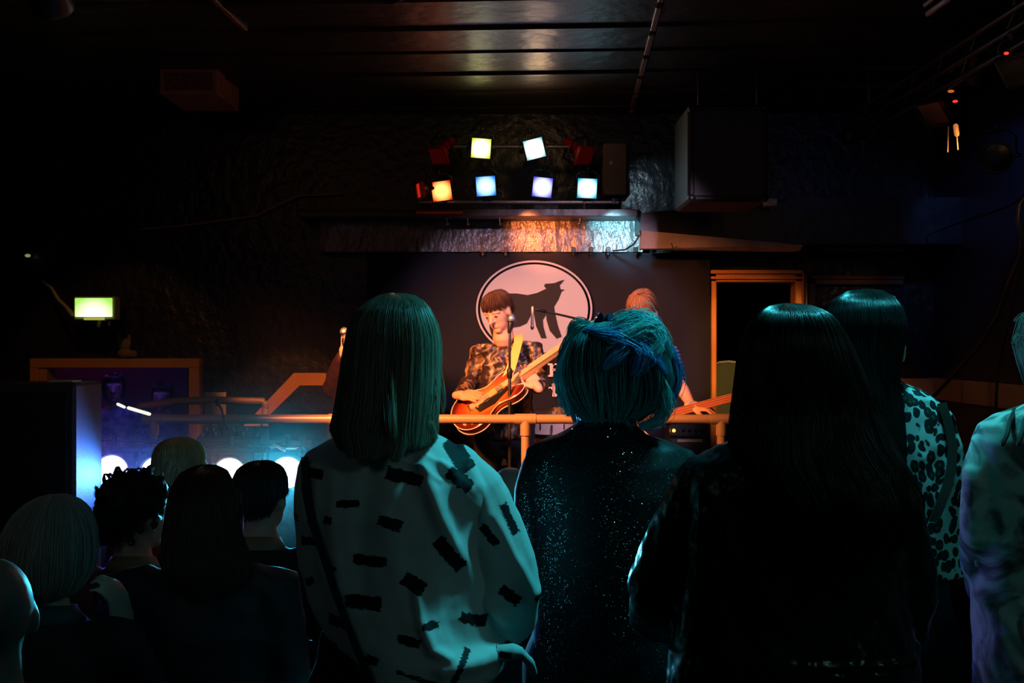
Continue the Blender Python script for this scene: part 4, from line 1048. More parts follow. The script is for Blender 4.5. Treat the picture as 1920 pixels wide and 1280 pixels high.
g = G(); g.tube([cc+np.array((0, 0, .05)), (cc[0], cc[1], SZ+.3)], .009, 10); g.tube([(cc[0], cc[1], SZ+.3), (cc[0], cc[1], SZ+.05)], .014, 10); 
for a in (0, 120, 240): g.tube([(cc[0], cc[1], SZ+.3), (cc[0]+.14*math.cos(math.radians(a)), cc[1]+.14*math.sin(math.radians(a)), SZ+.008)], .008, 8)
g.build('stand', M_chrome, o)
# amplifier on a case
o = empty('amplifier', (X(1295, 6.75), 6.9, SZ), 'black bass amplifier with one orange pilot light, under the rail', 'amplifier')
g = G(); g.box((X(1243, 6.75), 6.78, SZ), (X(1329, 6.75), 7.1, Z(792, 6.75)), .012); g.build('cabinet', M_case, o, False)
g = G(); g.box((X(1248, 6.75), 6.765, SZ+.05), (X(1324, 6.75), 6.782, Z(824, 6.75)), .004); g.build('grille', mat('amp grille cloth', (.05, .05, .045), .8, bump=(300, .5, .002)), o, False)
g = G(); g.box((X(1235, 6.75), 6.76, Z(817.5, 6.75)), (X(1327, 6.75), 6.775, Z(815, 6.75)), .001); g.build('trim_strip', M_chrome, o, False)
g = G(); g.box((X(1270, 6.75), 6.758, Z(829, 6.75)), (X(1318, 6.75), 6.766, Z(823.5, 6.75)), .001); g.build('name_plate', mat('gold plate', (.55, .42, .25), .4), o, False)
g = G(); g.ball(P(1263.5, 807, 6.772), .011, 12, 8); g.build('pilot_light', mat('orange pilot', (1, .5, .1), .3, em=(1, .42, .05), es=3), o)
for px in (1282, 1294, 1306, 1318):
    g = G(); g.tube([P(px, 805, 6.785), P(px, 805, 6.762)], .009, 10); g.build('knob', M_plast, o)

def mic(g, a, b):
    pass
# guitarist's straight mic stand
o = empty('microphone_stand', (X(957, 5.8), 5.8, SZ), 'black microphone stand in front of the guitarist', 'microphone stand')
d = 5.8
g = G(); g.tube([(X(955.5, d), d, SZ+.03), P(955.5, 690, d)], .0095, 10); g.tube([P(955.5, 700, d), P(956, 618, d)], .007, 10); g.build('pole', M_plast, o)
g = G(); g.tube([P(955.5, 706, d), P(955.5, 694, d)], .015, 12); g.build('clutch', M_plast, o)
g = G(); g.lathe([(.13, 0), (.13, .012), (.05, .03), (.012, .036)], (X(955.5, d), d, SZ), 32); g.build('base', M_plast, o)
mc = empty('microphone', P(957, 612, 5.8), 'black microphone with steel-blue ball head below the guitarist chin', 'microphone')
g = G(); g.tube([P(955, 622, d), P(958, 603, d)], [.011, .017], 12); g.build('handle', M_plast, mc)
g = G(); g.ball(P(959, 597.5, d), (.022, .022, .026), 16, 12); g.build('ball_grille', mat('steel mesh', (.3, .38, .5), .35, metal=.7, bump=(500, .5, .002)), mc)
g = G(); g.lathe([(.024, -.003), (.024, .003), (.018, .003), (.018, -.003)], P(958, 602, d), 16); g.build('band', M_chrome, mc)
# boom stand over the drums
o = empty('boom_stand', (X(1125, 6.6), 6.6, SZ), 'black boom arm reaching left across the emblem', 'microphone stand')
g = G(); g.tube([P(1125, 608, 6.6), (X(1125, 6.6), 6.6, SZ+.2)], .010, 10); g.build('pole', M_plast, o)
g = G(); g.tube([P(1006, 580, 6.45), P(1022, 583.5, 6.47)], .011, 10); g.tube([P(1022, 583.5, 6.47), P(1175, 619, 6.7)], .007, 10); g.build('boom_arm', M_plast, o)
for a in (30, 150, 270):
    g = G(); x, y = X(1125, 6.6), 6.6; g.tube([(x, y, SZ+.3), (x+.3*math.cos(math.radians(a)), y+.3*math.sin(math.radians(a)), SZ+.008)], .008, 8); g.build('leg', M_plast, o)
mc = empty('overhead_microphone', P(998, 600, 6.45), 'slim pale pencil microphone hanging at the end of the boom arm', 'microphone')
g = G(); g.tube([P(998.5, 576, 6.45), P(998, 610, 6.45)], [.0075, .0095], 12); g.build('barrel', mat('champagne metal', (.8, .55, .45), .35, metal=.3), mc)
g = G(); g.tube([P(998, 611, 6.45), P(998, 615, 6.45)], [.0105, .0105], 12); g.build('tip', M_chrome, mc)
# ------------------------------------------------------------------ electric guitars
def guitar(name, label, c, ang, yaw=0, tilt=0, kind='hollow', group=None, scale=1.0):
    """built in its own frame: neck along +X, front facing -Y"""
    o = empty(name, [float(x) for x in c], label, 'guitar', group); o['_local'] = 1
    o.rotation_euler = (Matrix.Rotation(math.radians(yaw), 3, 'Z') @ Matrix.Rotation(math.radians(-ang), 3, 'Y') @ Matrix.Rotation(math.radians(tilt), 3, 'X')).to_euler()
    if kind == 'hollow':
        half = [(-.245, 0), (-.24, .06), (-.215, .125), (-.17, .172), (-.11, .188), (-.05, .165), (0, .128), (.04, .116), (.08, .124), (.125, .143), (.17, .145), (.21, .128), (.228, .098), (.215, .072), (.185, .052), (.165, .036), (.16, .025)]
        body = half+[(x, -z) for x, z in half[::-1][0:-1]]; thick = .045; nl, nx0 = .47, .14
    else:
        body = [(-.20, .0), (-.19, .07), (-.15, .135), (-.08, .155), (0, .125), (.05, .105), (.10, .115), (.17, .155), (.235, .15), (.24, .12), (.19, .075), (.14, .04), (.14, -.03), (.16, -.07), (.18, -.11), (.155, -.135), (.09, -.125), (.03, -.105), (-.04, -.13), (-.11, -.165), (-.17, -.14), (-.195, -.07)]
        thick = .042; nl, nx0 = .62, .12
    # smooth the outline
    n = len(body); fine = []
    for i in range(n):
        p0, p1, p2, p3 = [np.array(body[(i+k-1) % n]) for k in range(4)]
        for t in (0, .25, .5, .75): fine.append(tuple(.5*(2*p1+(p2-p0)*t+(2*p0-5*p1+4*p2-p3)*t*t+(3*p1-p0-3*p2+p3)*t**3)))
    def off(pl, k):
        c_ = np.mean(pl, axis=0); m_ = len(pl); out = []
        for i in range(m_):
            t = np.array(pl[(i+1) % m_])-np.array(pl[i-1]); t /= np.linalg.norm(t)+1e-9; nn = np.array((t[1], -t[0]))
            out.append(tuple(np.array(pl[i])+nn*k))
        return out
    area = sum(fine[i][0]*fine[(i+1) % len(fine)][1]-fine[(i+1) % len(fine)][0]*fine[i][1] for i in range(len(fine)))
    sg = -1 if area > 0 else 1      # off(+k) moves inward or outward according to winding
    ins = lambda k: off(fine, sg*k)
    g = G(); hh = thick/2
    g.rings([[(x, y, z) for x, z in pl] for pl, y in ((ins(.012), -hh-.004), (ins(.004), -hh), (fine, -hh+.006), (fine, hh-.006), (ins(.004), hh), (ins(.012), hh+.003))])
    g.build('body', M_burst, o)
    for y in ((-hh+.002, hh-.002) if kind == 'hollow' else (-hh+.002,)):
        g = G(); pts = [(x, y, z) for x, z in fine]; g.tube(pts+[pts[0], pts[1]], .0032, 6, False); g.build('binding', M_cream, o)
    g = G(); g.rings([[(nx0, -hh-.012, -.022), (nx0, -hh-.012, .022), (nx0, hh-.012, .018), (nx0, hh-.012, -.018)], [(.22+nl, -hh-.012, -.02), (.22+nl, -hh-.012, .02), (.22+nl, -hh+.01, .016), (.22+nl, -hh+.01, -.016)]])
    g.build('neck', M_neck, o)
    g = G(); g.box((nx0-.02, -hh-.018, -.024), (.22+nl, -hh-.011, .024), .002); fb = g.build('fingerboard', M_neck if kind == 'hollow' else M_fret, o, False)
    g = G()
    for k in range(18):
        x = .22+nl-(nl+.06)*(1-2**(-(k+1)/12.))*1.45
        if x > nx0: g.box((x-.001, -hh-.0195, -.023), (x+.001, -hh-.017, .023))
    g.build('frets', M_string, fb, False)
    if kind != 'hollow':
        for k in (2, 4, 6, 8, 11):
            x = .22+nl-(nl+.06)*(1-2**(-(k+.5)/12.))*1.45; g = G(); g.tube([(x, -hh-.019, -.014), (x, -hh-.019, .014)], .004, 8); g.build('inlay', M_cream, fb)
    hx = .22+nl; g = G(); g.prism([(hx, -.022), (hx+.03, -.035), (hx+.15, -.04), (hx+.17, -.02), (hx+.165, .02), (hx+.15, .04), (hx+.03, .035), (hx, .022)], -hh-.012, -hh+.004); g.build('headstock', M_burst if kind == 'hollow' else M_fret, o, False)
    for k in range(3 if kind == 'hollow' else 2):
        for s in (-1, 1):
            x = hx+.045+k*.038; g = G(); g.tube([(x, -hh-.02, s*.025), (x, -hh+.0, s*.025)], .006, 8); g.tube([(x, -hh-.004, s*.03), (x, -hh-.004, s*.052)], .004, 8); g.ball((x, -hh-.004, s*.058), (.01, .004, .007), 8, 6); g.build('tuning_peg', M_chrome, o)
    g = G(); g.prism([(-.09, -.02), (.14, -.03), (.15, -.05), (.02, -.10), (-.08, -.085)], -hh-.01, -hh-.006); g.build('pickguard', M_plast, o, False)
    for x in (-.005, .09):
        g = G(); g.box((x-.02, -hh-.014, -.036), (x+.02, -hh-.003, .036), .003); g.build('pickup', M_plast, o, False)
    g = G(); g.box((-.08, -hh-.014, -.04), (-.065, -hh-.002, .04), .003); g.box((-.125, -hh-.016, -.042), (-.11, -hh-.002, .042), .003); g.build('bridge', M_chrome, o, False)
    for (x, z) in ((-.13, -.10), (-.17, -.07), (-.15, -.135), (-.19, -.105)):
        g = G(); g.tube([(x, -hh-.001, z), (x, -hh-.014, z)], .01, 12, False); g.build('knob', M_cream, o)
    ns = 6 if kind == 'hollow' else 4
    g = G()
    for k in range(ns):
        z = (k-(ns-1)/2)*(.034/(ns-1)); g.tube([(-.115, -hh-.017, z*1.4), (hx, -hh-.022, z)], .0006, 4, False)
    g.build('strings', M_string, o, False)
    o['_M'] = 0; o.scale = (scale, scale, scale)
    bpy.context.view_layer.update()
    return o
def gpt(o, x, y, z):
    M = Matrix.Translation(o.location) @ o.rotation_euler.to_matrix().to_4x4() @ Matrix.Scale(o.scale[0], 4)
    return np.array(M @ Vector((x, y, z)))

# ------------------------------------------------------------------ guitarist
gt = guitar('electric_guitar', 'sunburst hollow-body guitar with cream edges held by the guitarist', P(917, 752, 5.90), 34.3, yaw=2, tilt=-60, scale=.93)
for q in ((0, 0, 0), (-.1, -.05, .1), (0, -.05, 0), (.38, 0, 0), (-.245, 0, 0)):
    w_ = gpt(gt, *q); print('GT', q, 960+2000*w_[0]/w_[1], 640-(w_[2]-CZ)*2000/w_[1], w_[1])
gx, gy = X(948, 6.2), 6.2
pr = empty('person', (gx, gy, SZ), 'person looking down playing a sunburst guitar, brown fringe, black and gold patterned jacket', 'person')
r = rig(gx, gy, SZ, 1.88, 180)
def shift(o, dx): pass
r.head = P(934, 585, 6.12); r.hy, r.hp, r.hr = 150, -26, 6; r.hs = .95
r.neck = P(944, 634, 6.17)
r.sh = [P(902, 661, 6.19), P(1000, 656, 6.2)]
r.el = [P(882, 716, 6.2), P(1012, 718, 6.12)]
r.wr = [gpt(gt, -.13, -.085, .11), gpt(gt, .285, .05, -.09)]
r.hips = [P(920, 790, 6.2), P(972, 790, 6.2)]; r.knees = [P(914, 895, 6.17), P(978, 895, 6.16)]; r.ank = [P(908, 1000, 6.22)*[1, 1, 0]+[0, 0, SZ+.07], P(986, 1000, 6.2)*[1, 1, 0]+[0, 0, SZ+.07]]
hd_r = gpt(gt, .0, -.06, -.01)-r.wr[0]; G0 = gpt(gt, 0, 0, 0); gY = gpt(gt, 0, 1, 0)-G0; gZ = gpt(gt, 0, 0, 1)-G0
r.hand_dir = [hd_r, gpt(gt, .34, -.06, .03)-r.wr[1]]
r.hand_dir[1] = gZ-.35*gY
r.hand_n = [gY, -gY]; r.flip = [1, 1]
r.curl = [.55, .8]
r.shz = r.sh[0][2]-SZ; r.hipz = .80; r.lean = -.02
body_mesh(pr, r, M_skin, .0055, 2)
eyes(pr, r, M_eye)
hr_ = scalp(r, puff=.0, w=.079, d=.1)
hair(pr, hr_, H_brown, n=4200, seed=11, tmin=.86, tcut=crop_cut(.50, .56, .84), r=.0009, clump=.07, wave=.09, R3=R3(r), piv=np.array(r.head), spread=.13, shell=.96, seg=12)
clothes(pr, r, M_gold, M_darkcloth, M_shoe, voxel=.008, bulk=.98, hem=.74, sleeve=1.08, seed=3, name='jacket', cr=.009, crs=.11, cuff=.93)
# strap belongs to the guitar but is slung over the shoulder
g = G()
pts = [P(947, 716, 5.955), P(958, 690, 5.985), P(966, 662, 6.03), P(972, 640, 6.09), P(972, 628, 6.16), P(962, 632, 6.26), P(940, 660, 6.34), P(905, 715, 6.34), P(872, 765, 6.22), P(862, 790, 6.0)]
rr = []
for i, p in enumerate(pts):
    t = pts[min(i+1, len(pts)-1)]-pts[max(i-1, 0)]; t /= np.linalg.norm(t)
    s_ = np.array((1, 0, .3)); s_ = s_-t*np.dot(s_, t); s_ /= np.linalg.norm(s_); nn = np.cross(t, s_)
    rr.append([tuple(p+a*s_*.026+b*nn*.0015) for a, b in ((-1, -1), (1, -1), (1, 1), (-1, 1))])
g.rings(rr); sm = g.mesh()
tag(finish(sm, 'guitar_strap', M_strap, None, True, 30), 'yellow webbing strap over the guitarist shoulder', 'strap')

# ------------------------------------------------------------------ bassist, head bowed
bg = guitar('bass_guitar', 'long reddish brown bass guitar with pale inlays, neck over the rail', P(1154, 803, 6.02), 15.2, yaw=-4, tilt=-4, kind='bass')
bx, by = X(1200, 6.35), 6.35
pb = empty('person', (bx, by, SZ), 'person with bowed reddish hair in a navy striped shirt behind the teal-haired person', 'person')
r = rig(bx, by, SZ, 1.84, 180)
r.head = P(1206, 587, 6.24); r.hy, r.hp, r.hr = 150, -42, 0
r.neck = P(1218, 632, 6.36); r.sh = [P(1172, 662, 6.34), P(1256, 662, 6.35)]
r.el = [P(1150, 725, 6.4), P(1271, 716, 6.28)]; r.wr = [P(1150, 778, 6.12), P(1297, 760, 5.98)]
r.hips = [P(1174, 800, 6.35), P(1217, 800, 6.35)]; r.knees = [P(1168, 898, 6.32), P(1216, 898, 6.32)]; r.ank = [P(1162, 1000, 6.35)*[1, 1, 0]+[0, 0, SZ+.07], P(1218, 1000, 6.33)*[1, 1, 0]+[0, 0, SZ+.07]]
r.shz = r.sh[0][2]-SZ; r.hipz = .80
r.hand_dir = [np.array((.8, -.3, -.3)), np.array((.9, -.15, -.12))]; r.hand_n = [np.array((.1, 1, 0)), np.array((.15, .45, -.9))]; r.curl = [.5, .7]
body_mesh(pb, r, M_skin, .0055, 2)
hair(pb, scalp(r, puff=.006), H_ginger, n=4200, seed=21, tmin=.86, tcut=crop_cut(.5, .62, .86), r=.0012, R3=R3(r), piv=np.array(r.head), spread=.05, shell=.97, seg=12)
clothes(pb, r, M_stripe, M_darkcloth, M_shoe, voxel=.009, bulk=.92, hem=.78, sleeve=1.2, seed=9, name='striped_shirt', cr=.006, short=.92)
g = G(); a = r.wr[1]; t = r.wr[1]-r.el[1]; t /= np.linalg.norm(t); g.tube([a+t*.002, a+t*.014], .031, 16, False); tag(g.build('wristband', mat('pale blue band', (.4, .5, .9), .6), pb), 'pale blue wristband')
for p_, lab in ((pb, None),):
    pass

# ------------------------------------------------------------------ singer behind the blonde woman
sx, sy = X(672, 6.1), 6.1
ps = empty('person', (sx, sy, SZ), 'person in dark maroon holding a silver microphone, half hidden behind the blonde hair', 'person')
r = rig(sx, sy, SZ, 1.84, 165, sw=.165); r.male = False
r.hy = 115; r.hp = 4
r.head = P(705, 612, 6.05); r.neck = P(703, 650, 6.1)
r.sh = [P(655, 672, 6.1), P(740, 672, 6.1)]
r.el = [P(626, 728, 6.08), P(760, 740, 6.1)]; r.wr = [P(645, 662, 5.92), P(750, 790, 6.0)]
r.hand_dir = [np.array((.05, -.2, 1)), None]; r.hand_n = [np.array((.8, .5, 0)), None]; r.curl = [.9, .5]
r.shz = r.sh[0][2]-SZ; r.hipz = .80
body_mesh(ps, r, M_skin2, .006, 2)
hair(ps, scalp(r, length=.2), H_dark, n=2600, seed=31, tmin=.85, gap=.9, gap_t=.4, r=.0013, R3=R3(r), piv=np.array(r.head), seg=12)
clothes(ps, r, M_maroon, M_darkcloth, M_shoe, voxel=.010, bulk=.98, hem=.7, sleeve=1.25, seed=6, name='blouse')
mc = empty('handheld_microphone', P(646, 645, 5.93), 'silver ball microphone held up beside the blonde hair edge', 'microphone')
d = 5.9
g = G(); g.tube([P(648, 662, d), P(646, 637, d)], [.011, .016], 12); g.build('handle', M_plast, mc)
g = G(); g.ball(P(645.5, 622, d), (.0245, .0245, .026), 18, 12); g.build('ball_grille', mat('silver mesh', (.75, .72, .72), .3, metal=.8, bump=(500, .4, .002)), mc)
g = G(); g.lathe([(.026, -.003), (.026, .003), (.02, .003), (.02, -.003)], P(645.5, 625, d), 16); g.build('band', M_chrome, mc)

# ------------------------------------------------------------------ chairs
def chair(label, loc, rz, seat_m, back_z=.98, w=.21, pip=None, group=None, name='padded_chair', frame=None, rake=.10):
    o = empty(name, loc, label, 'chair', group, rz); o['_local'] = 1; fr = frame or M_chrome
    g = G(); g.box((-w, -.2, .43), (w, .21, .485), .02); g.build('seat', seat_m, o)
    # rounded back, curved in plan; chair faces +Y so its back is at -Y
    rr = []
    for k, (z, ww) in enumerate([(back_z-.40, w*.80), (back_z-.30, w*.93), (back_z-.2, w), (back_z-.10, w*.99), (back_z-.045, w*.93), (back_z-.015, w*.8), (back_z, w*.55)]):
        ring = []; yy = -.20-rake*(z-.45)/.5
        for i in range(13):
            u = -1+2*i/12; ring.append((u*ww, yy-.02*u*u*-1+0, z-.0*u*u))
        ring2 = [(x, y+.035, z_) for x, y, z_ in ring[::-1]]
        rr.append(ring+ring2)
    g = G(); g.rings(rr); g.build('backrest', seat_m, o)
    out = []
    for k, (z, ww) in enumerate([(back_z-.55, w*.78), (back_z-.40, w*.82), (back_z-.30, w*.95), (back_z-.2, w*1.02), (back_z-.10, w*1.01), (back_z-.045, w*.95), (back_z-.012, w*.82), (back_z+.006, w*.5), (back_z+.012, 0)]):
        out.append((ww, -.19-rake*(z-.45)/.5, z))
    g = G(); g.tube(out+[(-a, b, c) for a, b, c in out[::-1][1:]], .009, 8, True); g.build('back_frame', pip or fr, o)
    for sx in (-1, 1):
        g = G(); g.tube([(sx*w*.78, -.19-rake*(back_z-1.0)/.5, back_z-.5), (sx*w*.86, -.2, .44), (sx*w*.95, -.27, .012)], .011, 8); g.build('leg', fr, o)
        g = G(); g.tube([(sx*w*.9, .18, .44), (sx*w*.95, .22, .012)], .011, 8); g.build('leg', fr, o)
    return o
chair('pale green chair with cream edges standing inside the orange framed doorway', (X(1362, 7.95), 7.85, SZ-.01), math.radians(172), M_green, 1.15, .13, pip=M_piping, frame=M_metal, rake=-.1)
# ------------------------------------------------------------------ the standing women in front, each lofted from its own measurements
def woman(label, px, d, top_y, sh_l, sh_r, arms, rings, garment, gm, skin=M_skin2, trousers=M_denim, sleeves=(), voxel=.006, it=4, head=None, neckpx=None, post=None, hy=0, hp=0, hr=0, extra=None, voxb=.009, hand_dir=None, curl=(.6, .6)):
    o = empty('person', (X(px, d), d, 0), label, 'person')
    r = rig(X(px, d), d, 0, Z(top_y, d), 0, sw=.165); r.male = False; r.arm = .62
    hpx, hpy, hdd = head
    r.head = P(hpx, hpy, hdd); r.hy, r.hp, r.hr = hy, hp, hr
    r.neck = P(*neckpx); r.sh = [P(*sh_l), P(*sh_r)]
    r.el = [P(*arms[0][0]), P(*arms[1][0])]; r.wr = [P(*arms[0][1]), P(*arms[1][1])]
    r.shz = r.sh[0][2]-.0; r.curl = list(curl)
    if hand_dir: r.hand_dir = hand_dir
    body_mesh(o, r, skin, voxb, 3)
    g = G(); g.loft([((X(a, d)+X(b, d))/2, d+dy, Z(py, d), (X(b, d)-X(a, d))/2, hd) for (py, a, b, hd, dy) in rings], 44, 2.25)
    for pts, rad in sleeves: g.tube([P(*p) for p in pts], [q*d/F for q in rad], 20)
    if extra: extra(g, d)
    me = fused(g, voxel, it)
    if post: post(me)
    top = finish(me, garment, gm, o, True, 0)
    # legs
    g = G(); zh = r.hipz
    g.loft([(0, 0, zh-.12, .13, .11), (0, 0, zh, .17, .125), (0, 0, zh+.14, .15, .11)], 24, M=r.M)
    for i in (0, 1):
        g.tube([r.hips[i], (r.hips[i]+r.knees[i])/2, r.knees[i]], [.1, .088, .066], 16)
        a = r.ank[i]+np.array((0, 0, .03)); g.tube([r.knees[i], (r.knees[i]+a)/2, a], [.065, .06, .048], 16)
    me = fused(g, .012, 4); finish(me, 'trousers', trousers, o, True, 0)
    shoes(o, r, M_shoe)
    return o, r, top

# ---- blonde woman in the brush stroke blouse
dA = 2.1
dashes = [(600, 878, 42, 18, 5), (769, 881, 66, 22, 14), (866, 888, 52, 24, 38), (668, 928, 42, 13, -4), (745, 960, 44, 20, 17), (632, 958, 16, 14, 10), (592, 1000, 32, 16, -2),
          (848, 1020, 70, 26, 52), (918, 995, 46, 17, 52), (709, 1027, 60, 19, 4), (642, 1042, 12, 8, 0), (592, 1075, 14, 22, 60), (786, 1068, 44, 24, 35), (956, 1108, 44, 20, 40), (697, 1101, 66, 26, 4),
          (651, 1139, 40, 22, 6), (816, 1142, 28, 14, 5), (890, 1145, 52, 18, 24), (779, 1167, 42, 17, 18), (712, 1203, 24, 18, 10), (868, 1217, 62, 12, -65), (795, 1232, 80, 8, 18), (948, 1205, 22, 12, 12),
          (955, 968, 62, 14, 66), (1010, 1120, 14, 14, 60), (862, 848, 66, 30, 55), (640, 1240, 36, 16, 8), (760, 1262, 46, 16, 10), (560, 960, 20, 14, 0), (836, 930, 10, 6, 30)]
dashes = [q for q in dashes if q[0] != 836]
def postA(me):
    folds(me, [([(745, 830), (742, 950), (760, 1060), (780, 1130)], 22, .006), ([(640, 860), (640, 980), (655, 1080)], 14, .004),
               ([(800, 860), (830, 950), (870, 1040), (905, 1110), (945, 1160)], 15, .014), ([(880, 870), (925, 960), (965, 1040), (1000, 1110)], 10, .008),
               ([(790, 1080), (800, 1140), (820, 1185), (850, 1200)], 10, .012), ([(860, 900), (915, 970), (950, 1040)], 7, .005), ([(840, 1220), (900, 1210), (960, 1200)], 14, .010),
               ([(700, 900), (690, 1000), (700, 1100)], 18, -.005), ([(860, 1060), (850, 1140), (880, 1180)], 22, -.010), ([(590, 900), (600, 1050), (640, 1180)], 10, -.006),
               ([(830, 860), (880, 905), (915, 960)], 8, .006), ([(760, 835), (810, 850), (850, 870)], 6, .004), ([(740, 845), (800, 868), (830, 890)], 5, .003)], dA)
    crinkle(me, .0035, .12, (1, 1, 1.8), 4)
    co = coords(me); u = 960+co[:, 0]*F/dA; v = 640-(co[:, 2]-CZ)*F/dA
    sd = np.full(len(co), .05)
    for (cx, cy, L, W_, a) in dashes:
        a = math.radians(a); dx = u-cx; dy = v-cy
        p = dx*math.cos(a)+dy*math.sin(a); q = -dx*math.sin(a)+dy*math.cos(a)
        e = np.maximum(np.abs(p)-L/2, np.abs(q)-W_/2)*dA/F
        sd = np.minimum(sd, e)
    ink = me.attributes.new('ink', 'FLOAT', 'POINT'); ink.data.foreach_set('value', sd.astype(np.float32))
def extraA(g, d):
    g.tube([P(915, 1240, d-.05), P(945, 1224, d-.06), P(975, 1222, d-.06), P(992, 1240, d-.05), P(1001, 1262, d-.03)], [.012, .014, .013, .010, .008], 10)
A, rA, topA = woman('person with straight blonde hair in a white blouse with black brush strokes', 745, dA, 550, (640, 875, dA), (855, 878, dA),
    [((605, 1090, dA+.02), (690, 1150, dA+.25)), ((950, 1110, dA+.02), (880, 1180, dA+.24))],
    [(782, 690, 775, .05, .0), (808, 655, 810, .06, 0), (826, 612, 842, .072, 0), (845, 580, 872, .09, 0), (870, 560, 900, .105, 0), (905, 553, 920, .115, 0), (960, 553, 905, .125, 0), (1040, 560, 895, .125, 0), (1120, 580, 900, .125, 0),
     (1180, 608, 925, .13, 0), (1215, 630, 955, .135, 0), (1250, 645, 945, .135, 0), (1290, 655, 905, .13, 0), (1340, 665, 880, .12, 0)],
    'blouse', M_blouse, sleeves=[([(862, 872, dA), (900, 915, dA), (925, 980, dA+.01), (945, 1050, dA+.02), (954, 1110, dA+.03), (952, 1150, dA+.05), (920, 1178, dA+.15), (885, 1185, dA+.22)], [42, 46, 54, 58, 62, 60, 46, 30]),
                                  ([(600, 885, dA), (604, 960, dA+.01), (612, 1050, dA+.02), (635, 1120, dA+.06), (680, 1150, dA+.2)], [44, 50, 52, 48, 34])],
    voxel=.0042, head=(738, 682, dA+.02), neckpx=(735, 792, dA), post=postA, extra=extraA, hp=-2)
hA = rings_px([(548, 733, 737, dA+.03, .002), (551, 712, 772, dA+.025, .035), (558, 700, 786, dA+.02, .06), (567, 688, 797, dA+.015, .085), (580, 674, 807, dA+.01, .105), (609, 656, 821, dA+.005, .12), (640, 650, 828, dA, .12),
               (668, 646, 829, dA-.01, .11), (728, 640, 828, dA-.03, .095), (775, 634, 826, dA-.045, .085), (800, 628, 824, dA-.05, .083), (822, 640, 823, dA-.055, .082), (850, 652, 800, dA-.06, .085)], dA)
def cutA(th):
    # longest strands left of the middle of the back, shorter at the right side and over the left shoulder
    x = np.cos(th); back = np.sin(th) < 0.2
    return np.where(x > .45, .93, np.where(x > .0, 1-.04*np.sin(x*12), np.where(x > -.75, .985, .945)))
hair(A, hA, H_blond, n=11000, seed=5, tmin=.93, gap=1.0, gap_t=.3, r=.00065, clump=.015, tcut=cutA, shell=.955, seg=18, e=2.25, spread=.022,
     extra=[([P(735, 700, dA-.12), P(738, 780, dA-.135), P(744, 846, dA-.125)], .003, 40, .9), ([P(722, 720, dA-.12), P(727, 790, dA-.14), P(733, 848, dA-.125)], .003, 30, .7),
            ([P(800, 680, dA-.06), P(812, 740, dA-.07), P(817, 818, dA-.06)], .005, 80, .9), ([P(795, 735, dA-.08), P(800, 780, dA-.09), P(818, 822, dA-.08)], .005, 60, .95),
            ([P(826, 690, dA-.02), P(833, 740, dA-.02), P(830, 775, dA-.02)], .004, 10, .8)])
# cross-body strap of the bag
g = G(); pts = []
path = [(583, 850), (588, 905), (602, 960), (622, 1010), (645, 1075), (665, 1130), (690, 1190), (712, 1240), (730, 1290)]
ev = coords(topA.data)+np.array(absloc(topA)); uu = 960+ev[:, 0]*F/dA; vv = 640-(ev[:, 2]-CZ)*F/dA
rr = []
for (a, b) in path:
    m_ = (np.abs(uu-a) < 12) & (np.abs(vv-b) < 12); yy = ev[m_, 1].min() if m_.any() else dA-.1
    pts.append(np.array((X(a, dA), yy-.004, Z(b, dA))))
for i, p in enumerate(pts):
    t = pts[min(i+1, len(pts)-1)]-pts[max(i-1, 0)]; t /= np.linalg.norm(t); s_ = np.array((1., 0, 0)); s_ -= t*np.dot(s_, t); s_ /= np.linalg.norm(s_); nn = np.cross(t, s_)
    rr.append([tuple(p+a*s_*.0065+b*nn*.0022) for a, b in ((-1, -1), (1, -1), (1, 1), (-1, 1))])
g.rings(rr); tag(g.build('bag_strap', M_straplk, None, True, 30), 'narrow dark crossbody strap running down the back of the white blouse', 'strap')

# ---- woman with short teal and blue hair, black sequin top
dB = 2.42
def postB(me): crinkle(me, .003, .16, (1, 1, 1.3), 8)
B, rB, topB = woman('person with messy short teal and blue hair in a black sequin top', 1135, dB, 590, (1018, 880, dB), (1272, 880, dB),
    [((1006, 1050, dB), (1060, 1130, dB+.22)), ((1286, 1050, dB), (1230, 1130, dB+.22))],
    [(774, 1086, 1190, .052, 0), (782, 1083, 1192, .056, 0), (796, 1080, 1194, .06, 0), (812, 1052, 1212, .07, 0), (824, 1022, 1248, .08, 0), (838, 1004, 1282, .095, 0), (870, 985, 1300, .11, 0), (920, 982, 1305, .118, 0), (1000, 990, 1300, .12, 0),
     (1100, 1000, 1285, .118, 0), (1180, 998, 1285, .122, 0), (1250, 990, 1290, .13, 0), (1330, 988, 1292, .13, 0)],
    'sequin_top', M_sequin, sleeves=[([(1015, 872, dB), (1003, 920, dB), (1001, 1000, dB+.01), (1012, 1060, dB+.03), (1050, 1110, dB+.18)], [36, 40, 40, 38, 26]), ([(1278, 872, dB), (1290, 920, dB), (1292, 1000, dB+.01), (1282, 1060, dB+.03), (1240, 1110, dB+.18)], [36, 40, 40, 38, 26]),
                                      ([(1000, 850, dB), (1012, 838, dB)], [16, 10])],
    voxel=.006, head=(1142, 716, dB+.02), neckpx=(1138, 790, dB), post=postB, hy=-6)
hB = rings_px([(598, 1138, 1144, dB+.02, .003), (601, 1115, 1196, dB+.02, .045), (608, 1096, 1220, dB+.015, .08), (618, 1078, 1240, dB+.01, .105), (636, 1064, 1248, dB, .125), (660, 1055, 1256, dB, .135), (700, 1050, 1262, dB-.005, .135),
               (732, 1056, 1256, dB-.01, .12), (758, 1068, 1240, dB-.02, .10), (776, 1082, 1208, dB-.025, .078), (788, 1092, 1196, dB-.03, .064)], dB)
L_ = lambda *a: [P(x, y, dB+z) for x, y, z in a]
